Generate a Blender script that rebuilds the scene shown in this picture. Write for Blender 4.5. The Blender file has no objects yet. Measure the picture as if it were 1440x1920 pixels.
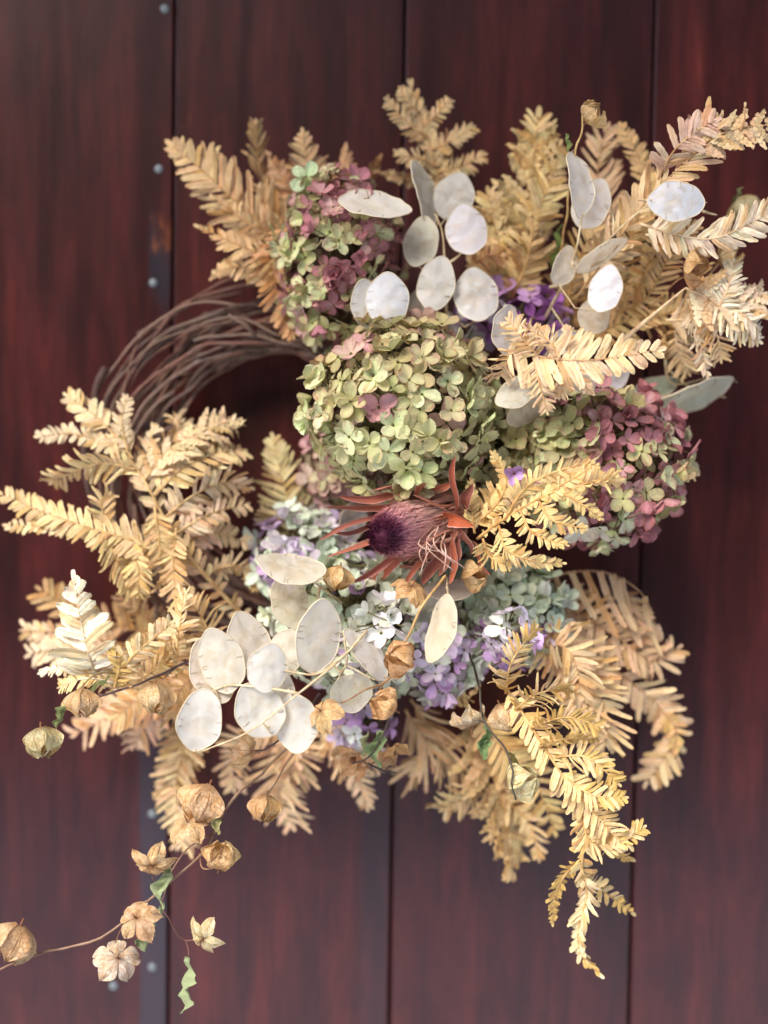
import bpy, math, random
from mathutils import Vector, Matrix, noise

S = bpy.context.scene
COL = S.collection
R = math.radians
rnd = random.Random(7)

# ------------------------------------------------------------------ camera
IW, IH = 1440.0, 1920.0
CAM_D = 0.80                      # metres from lens to the plank wall
VFOV = R(41.8)
PITCH, ROLL = R(3.1), R(0.87)
cam_d = bpy.data.cameras.new('camera')
cam = bpy.data.objects.new('camera', cam_d)
COL.objects.link(cam)
S.camera = cam
cam.location = (0.0, -CAM_D, CAM_D * math.tan(PITCH))
CAM_ROT = Matrix.Rotation(R(90) - PITCH, 3, 'X') @ Matrix.Rotation(ROLL, 3, 'Z')
cam.rotation_euler = CAM_ROT.to_euler()
cam_d.sensor_fit = 'VERTICAL'
cam_d.sensor_height = 36.0
cam_d.sensor_width = 27.0
cam_d.lens = 18.0 / math.tan(VFOV / 2)
cam_d.clip_start, cam_d.clip_end = 0.02, 200.0
cam_d.dof.use_dof = True
cam_d.dof.focus_distance = 0.665
cam_d.dof.aperture_fstop = 2.9
cam_d.dof.aperture_blades = 0

# ------------------------------------------------------------------ sky, sun, exposure
SUN_EL, SUN_AZ = R(39), R(216)    # low soft sun out in front of the wall, to the left
w = bpy.data.worlds.new('World')
S.world = w
w.use_nodes = True
nt = w.node_tree
bg = nt.nodes['Background']
sky = nt.nodes.new('ShaderNodeTexSky')
sky.sky_type = 'NISHITA'
sky.sun_disc = False
sky.sun_elevation = SUN_EL
sky.sun_rotation = SUN_AZ
sky.air_density, sky.dust_density, sky.ozone_density = 1.0, 1.6, 1.0
nt.links.new(sky.outputs['Color'], bg.inputs['Color'])
bg.inputs['Strength'].default_value = 0.115
sd = bpy.data.lights.new('sun', 'SUN')
sd.energy = 1.3
sd.angle = R(35)
sd.color = (1.0, 0.97, 0.93)
sun = bpy.data.objects.new('sun', sd)
COL.objects.link(sun)
# Nishita: rotation 0 = +Y, growing clockwise seen from above
sv = Vector((math.sin(SUN_AZ) * math.cos(SUN_EL), math.cos(SUN_AZ) * math.cos(SUN_EL), math.sin(SUN_EL)))
sun.rotation_euler = sv.to_track_quat('Z', 'Y').to_euler()
sun.location = sv * 5
vs = S.view_settings
S.display_settings.display_device = 'sRGB'
vs.view_transform = 'Standard'
vs.look = 'None'
vs.exposure = 2.08
vs.gamma = 1.0
vs.use_curve_mapping = False
S.render.engine = 'CYCLES'
cy = S.cycles
cy.max_bounces = 8
cy.diffuse_bounces = 4
cy.glossy_bounces = 2
cy.transmission_bounces = 4
cy.transparent_max_bounces = 12
cy.caustics_reflective = cy.caustics_refractive = False
cy.use_denoising = True

# ------------------------------------------------------------------ photo pixel + distance off the wall -> point in the place
TV = math.tan(VFOV / 2)
CAM_LOC = Vector(cam.location)


def W(px, py, d):
    v = CAM_ROT @ Vector(((px - IW / 2) / IH * 2 * TV, -(py - IH / 2) / IH * 2 * TV, -1.0))
    t = (-d - CAM_LOC.y) / v.y
    return CAM_LOC + v * t


def K(d):                          # metres per photo pixel at distance d off the wall
    return (CAM_D - d) * 2 * TV / IH


def lin(r, g, b, m=1.0):
    f = lambda c: (c / 255 / 12.92 if c / 255 <= 0.04045 else ((c / 255 + 0.055) / 1.055) ** 2.4) * m
    return (f(r), f(g), f(b))


# ------------------------------------------------------------------ mesh helpers
class MB:
    def __init__(s):
        s.v, s.f, s.uv, s.m, s.mi = [], [], [], [], 0

    def grid(s, fn, nu, nv, closed=False):
        o = len(s.v)
        for j in range(nv + 1):
            for i in range(nu + 1):
                u, v = i / nu, j / nv
                s.v.append(Vector(fn(u, v)))
                s.uv.append((u, v))
        for j in range(nv):
            for i in range(nu):
                a = o + j * (nu + 1) + i
                s.f.append((a, a + 1, a + nu + 2, a + nu + 1))
                s.m.append(s.mi)

    def tube(s, pts, r0, r1=None, sides=6, wob=0.0, seed=0, cap=True):
        r1 = r0 if r1 is None else r1
        n = len(pts)
        o = len(s.v)
        rg = random.Random(seed)
        t0 = (pts[1] - pts[0]).normalized()
        x = t0.orthogonal().normalized()
        for j in range(n):
            t = (pts[min(j + 1, n - 1)] - pts[max(j - 1, 0)])
            t = t.normalized() if t.length > 1e-9 else t0
            x = (x - t * x.dot(t))
            x = x.normalized() if x.length > 1e-6 else t.orthogonal().normalized()
            y = t.cross(x)
            r = (r0 + (r1 - r0) * j / (n - 1)) * (1 + wob * rg.uniform(-1, 1))
            for i in range(sides):
                a = 2 * math.pi * i / sides
                s.v.append(pts[j] + x * (r * math.cos(a)) + y * (r * math.sin(a)))
                s.uv.append((i / sides, j / (n - 1)))
        for j in range(n - 1):
            for i in range(sides):
                a, b = o + j * sides + i, o + j * sides + (i + 1) % sides
                s.f.append((a, b, b + sides, a + sides))
                s.m.append(s.mi)
        if cap:
            s.f.append(tuple(o + i for i in reversed(range(sides)))); s.m.append(s.mi)
            s.f.append(tuple(o + (n - 1) * sides + i for i in range(sides))); s.m.append(s.mi)

    def ball(s, c, r, nu=8, nv=6, nz=0.0, seed=0.0, sx=1, sy=1, sz=1):
        def fn(u, v):
            a, b = 2 * math.pi * u, math.pi * v
            p = Vector((math.sin(b) * math.cos(a), math.sin(b) * math.sin(a), math.cos(b)))
            if nz:
                p = p * (1 + nz * noise.noise(p * 2.3 + Vector((seed, 0, 0))))
            return Vector(c) + Vector((p.x * r * sx, p.y * r * sy, p.z * r * sz))
        s.grid(fn, nu, nv)

    def build(s, name, mats, smooth=True):
        me = bpy.data.meshes.new(name)
        me.from_pydata([tuple(p) for p in s.v], [], s.f)
        uv = me.uv_layers.new(name='UVMap')
        li = [0] * len(me.loops)
        me.loops.foreach_get('vertex_index', li)
        flat = []
        for k in li:
            flat.extend(s.uv[k])
        uv.data.foreach_set('uv', flat)
        for m in (mats if isinstance(mats, (list, tuple)) else [mats]):
            me.materials.append(m)
        me.polygons.foreach_set('material_index', s.m)
        if smooth:
            me.polygons.foreach_set('use_smooth', [True] * len(me.polygons))
        me.update()
        return me


def tag(o, label=None, cat=None, group=None, kind=None):
    if label: o['label'] = label
    if cat: o['category'] = cat
    if group: o['group'] = group
    if kind: o['kind'] = kind
    return o


def thing(name, loc, label, cat, group=None):
    o = bpy.data.objects.new(name, None)
    o.empty_display_size = 0.01
    COL.objects.link(o)
    o.location = loc
    return tag(o, label, cat, group)


def part(name, me, parent, world=None, color=None, pworld=None):
    """link me as a part; world = its 4x4 place in the scene, pworld = the parent's"""
    o = bpy.data.objects.new(name, me)
    COL.objects.link(o)
    pw = pworld if pworld is not None else (Matrix.Translation(parent.location) if parent else Matrix())
    o.parent = parent
    o.matrix_local = pw.inverted() @ (world if world is not None else Matrix())
    if color is not None:
        o.color = tuple(color) if len(color) == 4 else (*color, 1.0)
    return o


def frame(origin, X, Y, Z, sc=1.0):
    m = Matrix.Identity(4)
    for i in range(3):
        m[i][0], m[i][1], m[i][2], m[i][3] = X[i] * sc, Y[i] * sc, Z[i] * sc, origin[i]
    return m


def spline(pts, n):
    """Catmull-Rom through pts, n+1 evenly spread samples"""
    P = [pts[0] * 2 - pts[1]] + list(pts) + [pts[-1] * 2 - pts[-2]]
    out = []
    for k in range(1, len(P) - 2):
        for j in range(12):
            t = j / 12
            a, b, c, d = P[k - 1], P[k], P[k + 1], P[k + 2]
            out.append(0.5 * ((2 * b) + (c - a) * t + (2 * a - 5 * b + 4 * c - d) * t * t + (3 * b - a - 3 * c + d) * t ** 3))
    out.append(pts[-1].copy())
    L = [0.0]
    for i in range(1, len(out)):
        L.append(L[-1] + (out[i] - out[i - 1]).length)
    res, k = [], 0
    for i in range(n + 1):
        t = L[-1] * i / n
        while k < len(L) - 2 and L[k + 1] < t:
            k += 1
        f = (t - L[k]) / max(1e-9, L[k + 1] - L[k])
        res.append(out[k].lerp(out[k + 1], min(1, f)))
    return res


def soft(c, g=0.78):
    return tuple(x ** g for x in c[:3])


def jit(c, amt, rg):
    h = 1 + rg.uniform(-amt, amt)
    return tuple(max(0.0, min(1.0, x * h * (1 + rg.uniform(-amt, amt) * 0.35))) for x in c[:3])


# ------------------------------------------------------------------ materials
def new_mat(name):
    m = bpy.data.materials.new(name)
    m.use_nodes = True
    t = m.node_tree
    for n in list(t.nodes):
        t.nodes.remove(n)
    out = t.nodes.new('ShaderNodeOutputMaterial')
    return m, t, out


class NT:
    def __init__(s, t): s.t = t
    def n(s, typ, **kw):
        x = s.t.nodes.new(typ)
        for k, v in kw.items():
            if k.startswith('i_'):
                x.inputs[k[2:].replace('_', ' ')].default_value = v
            else:
                setattr(x, k, v)
        return x
    def l(s, a, b): s.t.links.new(a, b)
    def math(s, op, a, b=None, c=None, clamp=False):
        x = s.t.nodes.new('ShaderNodeMath'); x.operation = op; x.use_clamp = clamp
        for i, v in enumerate((a, b, c)):
            if v is None: continue
            if isinstance(v, (int, float)): x.inputs[i].default_value = v
            else: s.l(v, x.inputs[i])
        return x.outputs[0]
    def mix(s, f, a, b, mode='MIX'):
        x = s.t.nodes.new('ShaderNodeMix'); x.data_type = 'RGBA'; x.blend_type = mode
        for sock, v in ((x.inputs['Factor'], f), (x.inputs[6], a), (x.inputs[7], b)):
            if isinstance(v, (int, float)): sock.default_value = v
            elif isinstance(v, tuple): sock.default_value = (*v, 1) if len(v) == 3 else v
            else: s.l(v, sock)
        return x.outputs[2]
    def ramp(s, f, lo, hi):
        x = s.t.nodes.new('ShaderNodeMapRange'); x.interpolation_type = 'SMOOTHSTEP'
        s.l(f, x.inputs[0]); x.inputs[1].default_value = lo; x.inputs[2].default_value = hi
        return x.outputs[0]


def leaf_shader(N, out, color, rough=0.6, trans=0.3, bump=None, bump_s=0.4, bump_d=0.0004, transp=None, spec=0.3, tcol=None):
    p = N.n('ShaderNodeBsdfPrincipled')
    N.l(color, p.inputs['Base Color'])
    p.inputs['Roughness'].default_value = rough
    p.inputs['Specular IOR Level'].default_value = spec
    tr = N.n('ShaderNodeBsdfTranslucent')
    N.l(tcol if tcol is not None else color, tr.inputs['Color'])
    if bump is not None:
        b = N.n('ShaderNodeBump'); b.inputs['Strength'].default_value = bump_s; b.inputs['Distance'].default_value = bump_d
        N.l(bump, b.inputs['Height'])
        N.l(b.outputs[0], p.inputs['Normal']); N.l(b.outputs[0], tr.inputs['Normal'])
    mx = N.n('ShaderNodeMixShader'); mx.inputs[0].default_value = trans
    N.l(p.outputs[0], mx.inputs[1]); N.l(tr.outputs[0], mx.inputs[2])
    res = mx.outputs[0]
    if transp is not None:
        tp = N.n('ShaderNodeBsdfTransparent')
        m2 = N.n('ShaderNodeMixShader')
        if isinstance(transp, float): m2.inputs[0].default_value = transp
        else: N.l(transp, m2.inputs[0])
        N.l(res, m2.inputs[1]); N.l(tp.outputs[0], m2.inputs[2])
        res = m2.outputs[0]
    N.l(res, out.inputs['Surface'])


# dried fern
m_fern, t, out = new_mat('dried fern'); N = NT(t)
oi = N.n('ShaderNodeObjectInfo'); uvn = N.n('ShaderNodeUVMap'); tc = N.n('ShaderNodeTexCoord')
sx = N.n('ShaderNodeSeparateXYZ'); N.l(uvn.outputs[0], sx.inputs[0])
nz = N.n('ShaderNodeTexNoise', i_Scale=4.0, i_Detail=4.0)
off = N.n('ShaderNodeVectorMath', operation='ADD'); N.l(tc.outputs['Object'], off.inputs[0]); N.l(oi.outputs['Random'], off.inputs[1]); N.l(off.outputs[0], nz.inputs['Vector'])
c1 = N.mix(N.ramp(nz.outputs[0], 0.3, 0.75), N.mix(1.0, oi.outputs['Color'], (0.90, 0.82, 0.70), 'MULTIPLY'), oi.outputs['Color'])
nz2 = N.n('ShaderNodeTexNoise', i_Scale=9.0, i_Detail=2.0); N.l(off.outputs[0], nz2.inputs['Vector'])
c1 = N.mix(N.math('MULTIPLY', N.ramp(nz2.outputs[0], 0.62, 0.8), 0.5), c1, N.mix(1.0, oi.outputs['Color'], (0.62, 0.46, 0.33), 'MULTIPLY'))
mid = N.math('ABSOLUTE', N.math('SUBTRACT', sx.outputs[0], 0.5))
vein = N.ramp(mid, 0.0, 0.06)
c1 = N.mix(vein, N.mix(1.0, c1, (0.86, 0.76, 0.62), 'MULTIPLY'), c1)
wv = N.math('SINE', N.math('MULTIPLY', N.math('ADD', sx.outputs[1], N.math('MULTIPLY', mid, -0.6)), 60.0))
tipb = N.math('MULTIPLY', N.ramp(N.math('ADD', sx.outputs[1], N.math('MULTIPLY', N.math('SUBTRACT', nz2.outputs[0], 0.5), 1.1)), 0.86, 1.1), 0.55)
c1 = N.mix(tipb, c1, N.mix(1.0, c1, (0.66, 0.46, 0.30), 'MULTIPLY'))
hgt = N.math('ADD', N.math('MULTIPLY', vein, 0.8), N.math('ADD', N.math('MULTIPLY', wv, 0.12), nz2.outputs[0]))
leaf_shader(N, out, c1, 0.62, 0.16, hgt, 0.5, 0.0006)

# fern stalk / straw
m_stalk, t, out = new_mat('straw stalk'); N = NT(t)
oi = N.n('ShaderNodeObjectInfo'); tc = N.n('ShaderNodeTexCoord')
nz = N.n('ShaderNodeTexNoise', i_Scale=180.0, i_Detail=4.0); N.l(tc.outputs['Object'], nz.inputs['Vector'])
c = N.mix(N.ramp(nz.outputs[0], 0.35, 0.7), N.mix(1.0, oi.outputs['Color'], (0.6, 0.5, 0.42), 'MULTIPLY'), oi.outputs['Color'])
p = N.n('ShaderNodeBsdfPrincipled'); N.l(c, p.inputs['Base Color']); p.inputs['Roughness'].default_value = 0.55
b = N.n('ShaderNodeBump', i_Strength=0.4, i_Distance=0.0005); N.l(nz.outputs[0], b.inputs['Height']); N.l(b.outputs[0], p.inputs['Normal'])
N.l(p.outputs[0], out.inputs['Surface'])

# grapevine bark
m_bark, t, out = new_mat('vine bark'); N = NT(t)
oi = N.n('ShaderNodeObjectInfo'); tc = N.n('ShaderNodeTexCoord'); uvn = N.n('ShaderNodeUVMap')
mp = N.n('ShaderNodeMapping'); mp.inputs['Scale'].default_value = (9, 60, 1); N.l(uvn.outputs[0], mp.inputs[0])
nz = N.n('ShaderNodeTexNoise', i_Scale=1.0, i_Detail=5.0, i_Roughness=0.7); N.l(mp.outputs[0], nz.inputs['Vector'])
nz2 = N.n('ShaderNodeTexNoise', i_Scale=45.0, i_Detail=3.0); N.l(tc.outputs['Object'], nz2.inputs['Vector'])
c = N.mix(N.ramp(nz.outputs[0], 0.35, 0.7), N.mix(1.0, oi.outputs['Color'], (0.45, 0.38, 0.36), 'MULTIPLY'), oi.outputs['Color'])
c = N.mix(N.math('MULTIPLY', N.ramp(nz2.outputs[0], 0.55, 0.8), 0.6), c, (0.20, 0.15, 0.13))
p = N.n('ShaderNodeBsdfPrincipled'); N.l(c, p.inputs['Base Color']); p.inputs['Roughness'].default_value = 0.75
b = N.n('ShaderNodeBump', i_Strength=0.8, i_Distance=0.001); N.l(nz.outputs[0], b.inputs['Height']); N.l(b.outputs[0], p.inputs['Normal'])
N.l(p.outputs[0], out.inputs['Surface'])

# hydrangea petal: object colour, alpha = how much of the pink blush spreads from the rim
m_petal, t, out = new_mat('hydrangea petal'); N = NT(t)
oi = N.n('ShaderNodeObjectInfo'); uvn = N.n('ShaderNodeUVMap'); tc = N.n('ShaderNodeTexCoord')
sx = N.n('ShaderNodeSeparateXYZ'); N.l(uvn.outputs[0], sx.inputs[0])
mid = N.math('ABSOLUTE', N.math('SUBTRACT', sx.outputs[0], 0.5))
off = N.n('ShaderNodeVectorMath', operation='ADD'); N.l(tc.outputs['Object'], off.inputs[0]); N.l(oi.outputs['Random'], off.inputs[1])
nz = N.n('ShaderNodeTexNoise', i_Scale=5.0, i_Detail=4.0); N.l(off.outputs[0], nz.inputs['Vector'])
rim = N.math('ADD', N.math('MULTIPLY', sx.outputs[1], 0.55), N.math('ADD', N.math('MULTIPLY', mid, 0.9), N.math('MULTIPLY', N.math('SUBTRACT', nz.outputs[0], 0.5), 0.9)))
bl = N.math('MULTIPLY', N.ramp(rim, 0.25, 0.95), oi.outputs['Alpha'], clamp=True)
c = N.mix(bl, oi.outputs['Color'], lin(178, 108, 104))
cen = N.ramp(sx.outputs[1], 0.0, 0.22)
c = N.mix(cen, N.mix(1.0, c, (1.12, 1.15, 0.95), 'MULTIPLY'), c)
nzv = N.n('ShaderNodeTexVoronoi', feature='DISTANCE_TO_EDGE', i_Scale=9.0)
mp = N.n('ShaderNodeMapping'); mp.inputs['Scale'].default_value = (1.6, 0.8, 0.8); N.l(off.outputs[0], mp.inputs[0]); N.l(mp.outputs[0], nzv.inputs['Vector'])
vn = N.ramp(nzv.outputs[0], 0.0, 0.06)
fan = N.math('SINE', N.math('MULTIPLY', N.math('DIVIDE', N.math('SUBTRACT', sx.outputs[0], 0.5), N.math('ADD', sx.outputs[1], 0.25)), 34.0))
lines = N.math('MULTIPLY', N.ramp(fan, 0.55, 1.0), 0.28)
c = N.mix(lines, c, N.mix(1.0, c, (0.62, 0.55, 0.45), 'MULTIPLY'))
c = N.mix(N.math('MULTIPLY', N.math('SUBTRACT', 1.0, vn), 0.22), c, N.mix(1.0, c, (0.6, 0.5, 0.42), 'MULTIPLY'))
c = N.mix(N.math('MULTIPLY', N.ramp(nz.outputs[0], 0.56, 0.74), 0.40), c, N.mix(1.0, c, (0.62, 0.48, 0.34), 'MULTIPLY'))
hg = N.math('ADD', N.math('MULTIPLY', fan, 0.25), N.math('ADD', nz.outputs[0], N.math('MULTIPLY', vn, 0.25)))
leaf_shader(N, out, c, 0.6, 0.28, hg, 0.45, 0.0006)

# honesty disc: silky parchment
m_disc, t, out = new_mat('honesty parchment'); N = NT(t)
oi = N.n('ShaderNodeObjectInfo'); uvn = N.n('ShaderNodeUVMap'); tc = N.n('ShaderNodeTexCoord')
sx = N.n('ShaderNodeSeparateXYZ'); N.l(uvn.outputs[0], sx.inputs[0])
off = N.n('ShaderNodeVectorMath', operation='MULTIPLY_ADD'); N.l(tc.outputs['Object'], off.inputs[0]); off.inputs[1].default_value = (1, 1, 1)
cmb = N.n('ShaderNodeCombineXYZ'); N.l(N.math('MULTIPLY', oi.outputs['Random'], 40.0), cmb.inputs[0]); N.l(cmb.outputs[0], off.inputs[2])
nz = N.n('ShaderNodeTexNoise', i_Scale=2.2, i_Detail=5.0, i_Roughness=0.6, i_Distortion=0.6); N.l(off.outputs[0], nz.inputs['Vector'])
mp = N.n('ShaderNodeMapping'); mp.inputs['Scale'].default_value = (14, 2.5, 1); N.l(off.outputs[0], mp.inputs[0])
fib = N.n('ShaderNodeTexNoise', i_Scale=2.0, i_Detail=6.0, i_Roughness=0.7, i_Distortion=1.2); N.l(mp.outputs[0], fib.inputs['Vector'])
rimw = N.ramp(sx.outputs[1], 0.98, 0.55)
stain = N.math('MULTIPLY', N.math('MULTIPLY', N.ramp(nz.outputs[0], 0.40, 0.62), rimw), N.math('SUBTRACT', 1.45, oi.outputs['Alpha'], clamp=True), clamp=True)
c = N.mix(stain, oi.outputs['Color'], N.mix(1.0, oi.outputs['Color'], (0.88, 0.78, 0.63), 'MULTIPLY'))
c = N.mix(N.math('MULTIPLY', N.ramp(fib.outputs[0], 0.55, 0.75), 0.35), c, N.mix(1.0, c, (0.86, 0.78, 0.68), 'MULTIPLY'))
lw = N.n('ShaderNodeLayerWeight', i_Blend=0.25)
hg = N.math('ADD', fib.outputs[0], N.math('MULTIPLY', nz.outputs[0], 2.0))
p = N.n('ShaderNodeBsdfPrincipled'); N.l(c, p.inputs['Base Color']); p.inputs['Roughness'].default_value = 0.38
p.inputs['Specular IOR Level'].default_value = 0.55
p.inputs['Sheen Weight'].default_value = 0.25
tr = N.n('ShaderNodeBsdfTranslucent'); N.l(c, tr.inputs['Color'])
b = N.n('ShaderNodeBump', i_Strength=0.2, i_Distance=0.0010); N.l(hg, b.inputs['Height']); N.l(b.outputs[0], p.inputs['Normal']); N.l(b.outputs[0], tr.inputs['Normal'])
mx = N.n('ShaderNodeMixShader'); mx.inputs[0].default_value = 0.36; N.l(p.outputs[0], mx.inputs[1]); N.l(tr.outputs[0], mx.inputs[2])
tp = N.n('ShaderNodeBsdfTransparent'); m2 = N.n('ShaderNodeMixShader')
thin = N.math('MULTIPLY', N.math('SUBTRACT', 1.0, oi.outputs['Alpha']), 0.38)
N.l(N.math('ADD', N.math('MULTIPLY', thin, N.math('ADD', 0.45, N.math('MULTIPLY', nz.outputs[0], 1.1))), 0.04), m2.inputs[0]); N.l(mx.outputs[0], m2.inputs[1]); N.l(tp.outputs[0], m2.inputs[2])
N.l(m2.outputs[0], out.inputs['Surface'])

m_thread = bpy.data.materials.new('seed thread')
m_thread.use_nodes = True
m_thread.node_tree.nodes['Principled BSDF'].inputs['Base Color'].default_value = (*lin(160, 132, 100), 1)

# papery pod: alpha < 1 = dark speckles
m_pod, t, out = new_mat('papery calyx'); N = NT(t)
oi = N.n('ShaderNodeObjectInfo'); uvn = N.n('ShaderNodeUVMap'); tc = N.n('ShaderNodeTexCoord')
sx = N.n('ShaderNodeSeparateXYZ'); N.l(uvn.outputs[0], sx.inputs[0])
off = N.n('ShaderNodeVectorMath', operation='MULTIPLY_ADD'); N.l(tc.outputs['Object'], off.inputs[0]); off.inputs[1].default_value = (1, 1, 1)
cmb = N.n('ShaderNodeCombineXYZ'); N.l(N.math('MULTIPLY', oi.outputs['Random'], 40.0), cmb.inputs[0]); N.l(cmb.outputs[0], off.inputs[2])
nz = N.n('ShaderNodeTexNoise', i_Scale=3.0, i_Detail=5.0, i_Roughness=0.65); N.l(off.outputs[0], nz.inputs['Vector'])
vo = N.n('ShaderNodeTexVoronoi', feature='DISTANCE_TO_EDGE', i_Scale=7.0); N.l(off.outputs[0], vo.inputs['Vector'])
mid = N.math('ABSOLUTE', N.math('SUBTRACT', sx.outputs[0], 0.5))
netv = N.ramp(vo.outputs[0], 0.0, 0.07)
fan = N.math('SINE', N.math('MULTIPLY', N.math('DIVIDE', N.math('SUBTRACT', sx.outputs[0], 0.5), N.math('ADD', sx.outputs[1], 0.2)), 26.0))
c = N.mix(N.ramp(nz.outputs[0], 0.3, 0.72), N.mix(1.0, oi.outputs['Color'], (0.78, 0.60, 0.42), 'MULTIPLY'), oi.outputs['Color'])
c = N.mix(N.math('MULTIPLY', N.math('SUBTRACT', 1.0, netv), 0.30), c, N.mix(1.0, c, (0.55, 0.38, 0.25), 'MULTIPLY'))
c = N.mix(N.math('MULTIPLY', N.ramp(fan, 0.8, 1.0), 0.10), c, N.mix(1.0, c, (0.55, 0.38, 0.25), 'MULTIPLY'))
c = N.mix(N.ramp(mid, 0.0, 0.035), N.mix(1.0, c, (0.62, 0.42, 0.26), 'MULTIPLY'), c)
base = N.ramp(sx.outputs[1], 0.25, 0.0)
c = N.mix(N.math('MULTIPLY', base, 0.45), c, N.mix(1.0, oi.outputs['Color'], (0.42, 0.26, 0.16), 'MULTIPLY'))
sp = N.n('ShaderNodeTexNoise', i_Scale=26.0, i_Detail=3.0, i_Roughness=0.8); N.l(off.outputs[0], sp.inputs['Vector'])
spm = N.math('MULTIPLY', N.ramp(sp.outputs[0], 0.56, 0.60), N.ramp(N.math('ADD', nz.outputs[0], N.math('MULTIPLY', N.math('SUBTRACT', 0.6, sx.outputs[1]), 0.4)), 0.45, 0.62))
c = N.mix(N.math('MULTIPLY', spm, N.math('SUBTRACT', 1.0, oi.outputs['Alpha'])), c, (0.02, 0.018, 0.022))
hg = N.math('ADD', N.math('MULTIPLY', netv, 0.5), N.math('ADD', nz.outputs[0], N.math('MULTIPLY', fan, 0.1)))
leaf_shader(N, out, c, 0.55, 0.3, hg, 0.7, 0.0012)

# curled green leaf
m_leaf, t, out = new_mat('curled leaf'); N = NT(t)
oi = N.n('ShaderNodeObjectInfo'); tc = N.n('ShaderNodeTexCoord')
nz = N.n('ShaderNodeTexNoise', i_Scale=160.0, i_Detail=5.0); N.l(tc.outputs['Object'], nz.inputs['Vector'])
c = N.mix(N.ramp(nz.outputs[0], 0.35, 0.7), N.mix(1.0, oi.outputs['Color'], (0.6, 0.62, 0.45), 'MULTIPLY'), oi.outputs['Color'])
leaf_shader(N, out, c, 0.7, 0.25, nz.outputs[0], 0.7, 0.0012)

# protea bract and tuft
m_bract, t, out = new_mat('protea bract'); N = NT(t)
oi = N.n('ShaderNodeObjectInfo'); uvn = N.n('ShaderNodeUVMap'); tc = N.n('ShaderNodeTexCoord')
sx = N.n('ShaderNodeSeparateXYZ'); N.l(uvn.outputs[0], sx.inputs[0])
mid = N.math('ABSOLUTE', N.math('SUBTRACT', sx.outputs[0], 0.5))
mp = N.n('ShaderNodeMapping'); mp.inputs['Scale'].default_value = (14, 3, 1); N.l(uvn.outputs[0], mp.inputs[0])
nz = N.n('ShaderNodeTexNoise', i_Scale=1.5, i_Detail=5.0); N.l(mp.outputs[0], nz.inputs['Vector'])
c = N.mix(nz.outputs[0], N.mix(1.0, oi.outputs['Color'], (0.55, 0.42, 0.4), 'MULTIPLY'), N.mix(1.0, oi.outputs['Color'], (1.25, 1.15, 1.1), 'MULTIPLY'))
edge = N.math('MULTIPLY', N.ramp(mid, 0.40, 0.5), N.math('ADD', 0.35, N.math('MULTIPLY', nz.outputs[0], 0.9)), clamp=True)
c = N.mix(N.math('MULTIPLY', edge, 0.75), c, lin(222, 180, 165))
leaf_shader(N, out, c, 0.6, 0.12, nz.outputs[0], 0.5, 0.0008)

m_tuft, t, out = new_mat('protea tuft'); N = NT(t)
uvn = N.n('ShaderNodeUVMap'); sx = N.n('ShaderNodeSeparateXYZ'); N.l(uvn.outputs[0], sx.inputs[0])
cr = N.n('ShaderNodeValToRGB'); N.l(sx.outputs[1], cr.inputs[0])
el = cr.color_ramp.elements
el[0].position = 0.0; el[0].color = (*lin(190, 128, 98), 1)
el[1].position = 1.0; el[1].color = (*lin(78, 26, 50), 1)
for ps, cc in ((0.30, lin(226, 178, 150)), (0.62, lin(238, 196, 180)), (0.87, lin(218, 160, 160)), (0.95, lin(140, 72, 98))):
    e = el.new(ps); e.color = (*cc, 1)
lt = N.mix(sx.outputs[0], (0.75, 0.75, 0.75), (1.2, 1.15, 1.15))
leaf_shader(N, out, N.mix(1.0, cr.outputs[0], lt, 'MULTIPLY'), 0.55, 0.2)

# galvanised nail
m_nail, t, out = new_mat('zinc nail'); N = NT(t)
tc = N.n('ShaderNodeTexCoord')
nz = N.n('ShaderNodeTexNoise', i_Scale=900.0, i_Detail=3.0); N.l(tc.outputs['Object'], nz.inputs['Vector'])
p = N.n('ShaderNodeBsdfPrincipled'); N.l(N.mix(nz.outputs[0], (0.12, 0.14, 0.15), (0.28, 0.30, 0.31)), p.inputs['Base Color'])
p.inputs['Metallic'].default_value = 0.35; p.inputs['Roughness'].default_value = 0.5
N.l(p.outputs[0], out.inputs['Surface'])

# stained planks
m_wood, t, out = new_mat('stained plank'); N = NT(t)
oi = N.n('ShaderNodeObjectInfo'); tc = N.n('ShaderNodeTexCoord')
cmb = N.n('ShaderNodeCombineXYZ'); N.l(N.math('MULTIPLY', oi.outputs['Random'], 30.0), cmb.inputs[2]); N.l(N.math('MULTIPLY', oi.outputs['Random'], 7.0), cmb.inputs[0])
off = N.n('ShaderNodeVectorMath', operation='ADD'); N.l(tc.outputs['Object'], off.inputs[0]); N.l(cmb.outputs[0], off.inputs[1])
def stretched(sc, scale, detail=5.0, rough=0.6, dist=0.0):
    mp = N.n('ShaderNodeMapping'); mp.inputs['Scale'].default_value = sc; N.l(off.outputs[0], mp.inputs[0])
    z = N.n('ShaderNodeTexNoise', i_Scale=scale, i_Detail=detail, i_Roughness=rough, i_Distortion=dist); N.l(mp.outputs[0], z.inputs['Vector'])
    return z.outputs[0]
grain = stretched((1, 1, 0.03), 340.0, 7.0, 0.75)
streak = stretched((1, 1, 0.09), 45.0, 5.0, 0.65, 0.4)
broad = stretched((1, 1, 0.3), 11.0, 4.0)
flake = stretched((1, 1, 0.32), 60.0, 6.0, 0.75, 0.5)
c = N.mix(N.ramp(streak, 0.32, 0.72), lin(55, 19, 17), lin(84, 31, 27))
c = N.mix(N.ramp(broad, 0.35, 0.7), N.mix(1.0, c, (0.70, 0.74, 0.86), 'MULTIPLY'), c)
c = N.mix(N.math('MULTIPLY', N.ramp(grain, 0.48, 0.72), 0.75), c, lin(34, 15, 16))
fine = stretched((1, 1, 0.012), 700.0, 3.0, 0.6)
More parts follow.
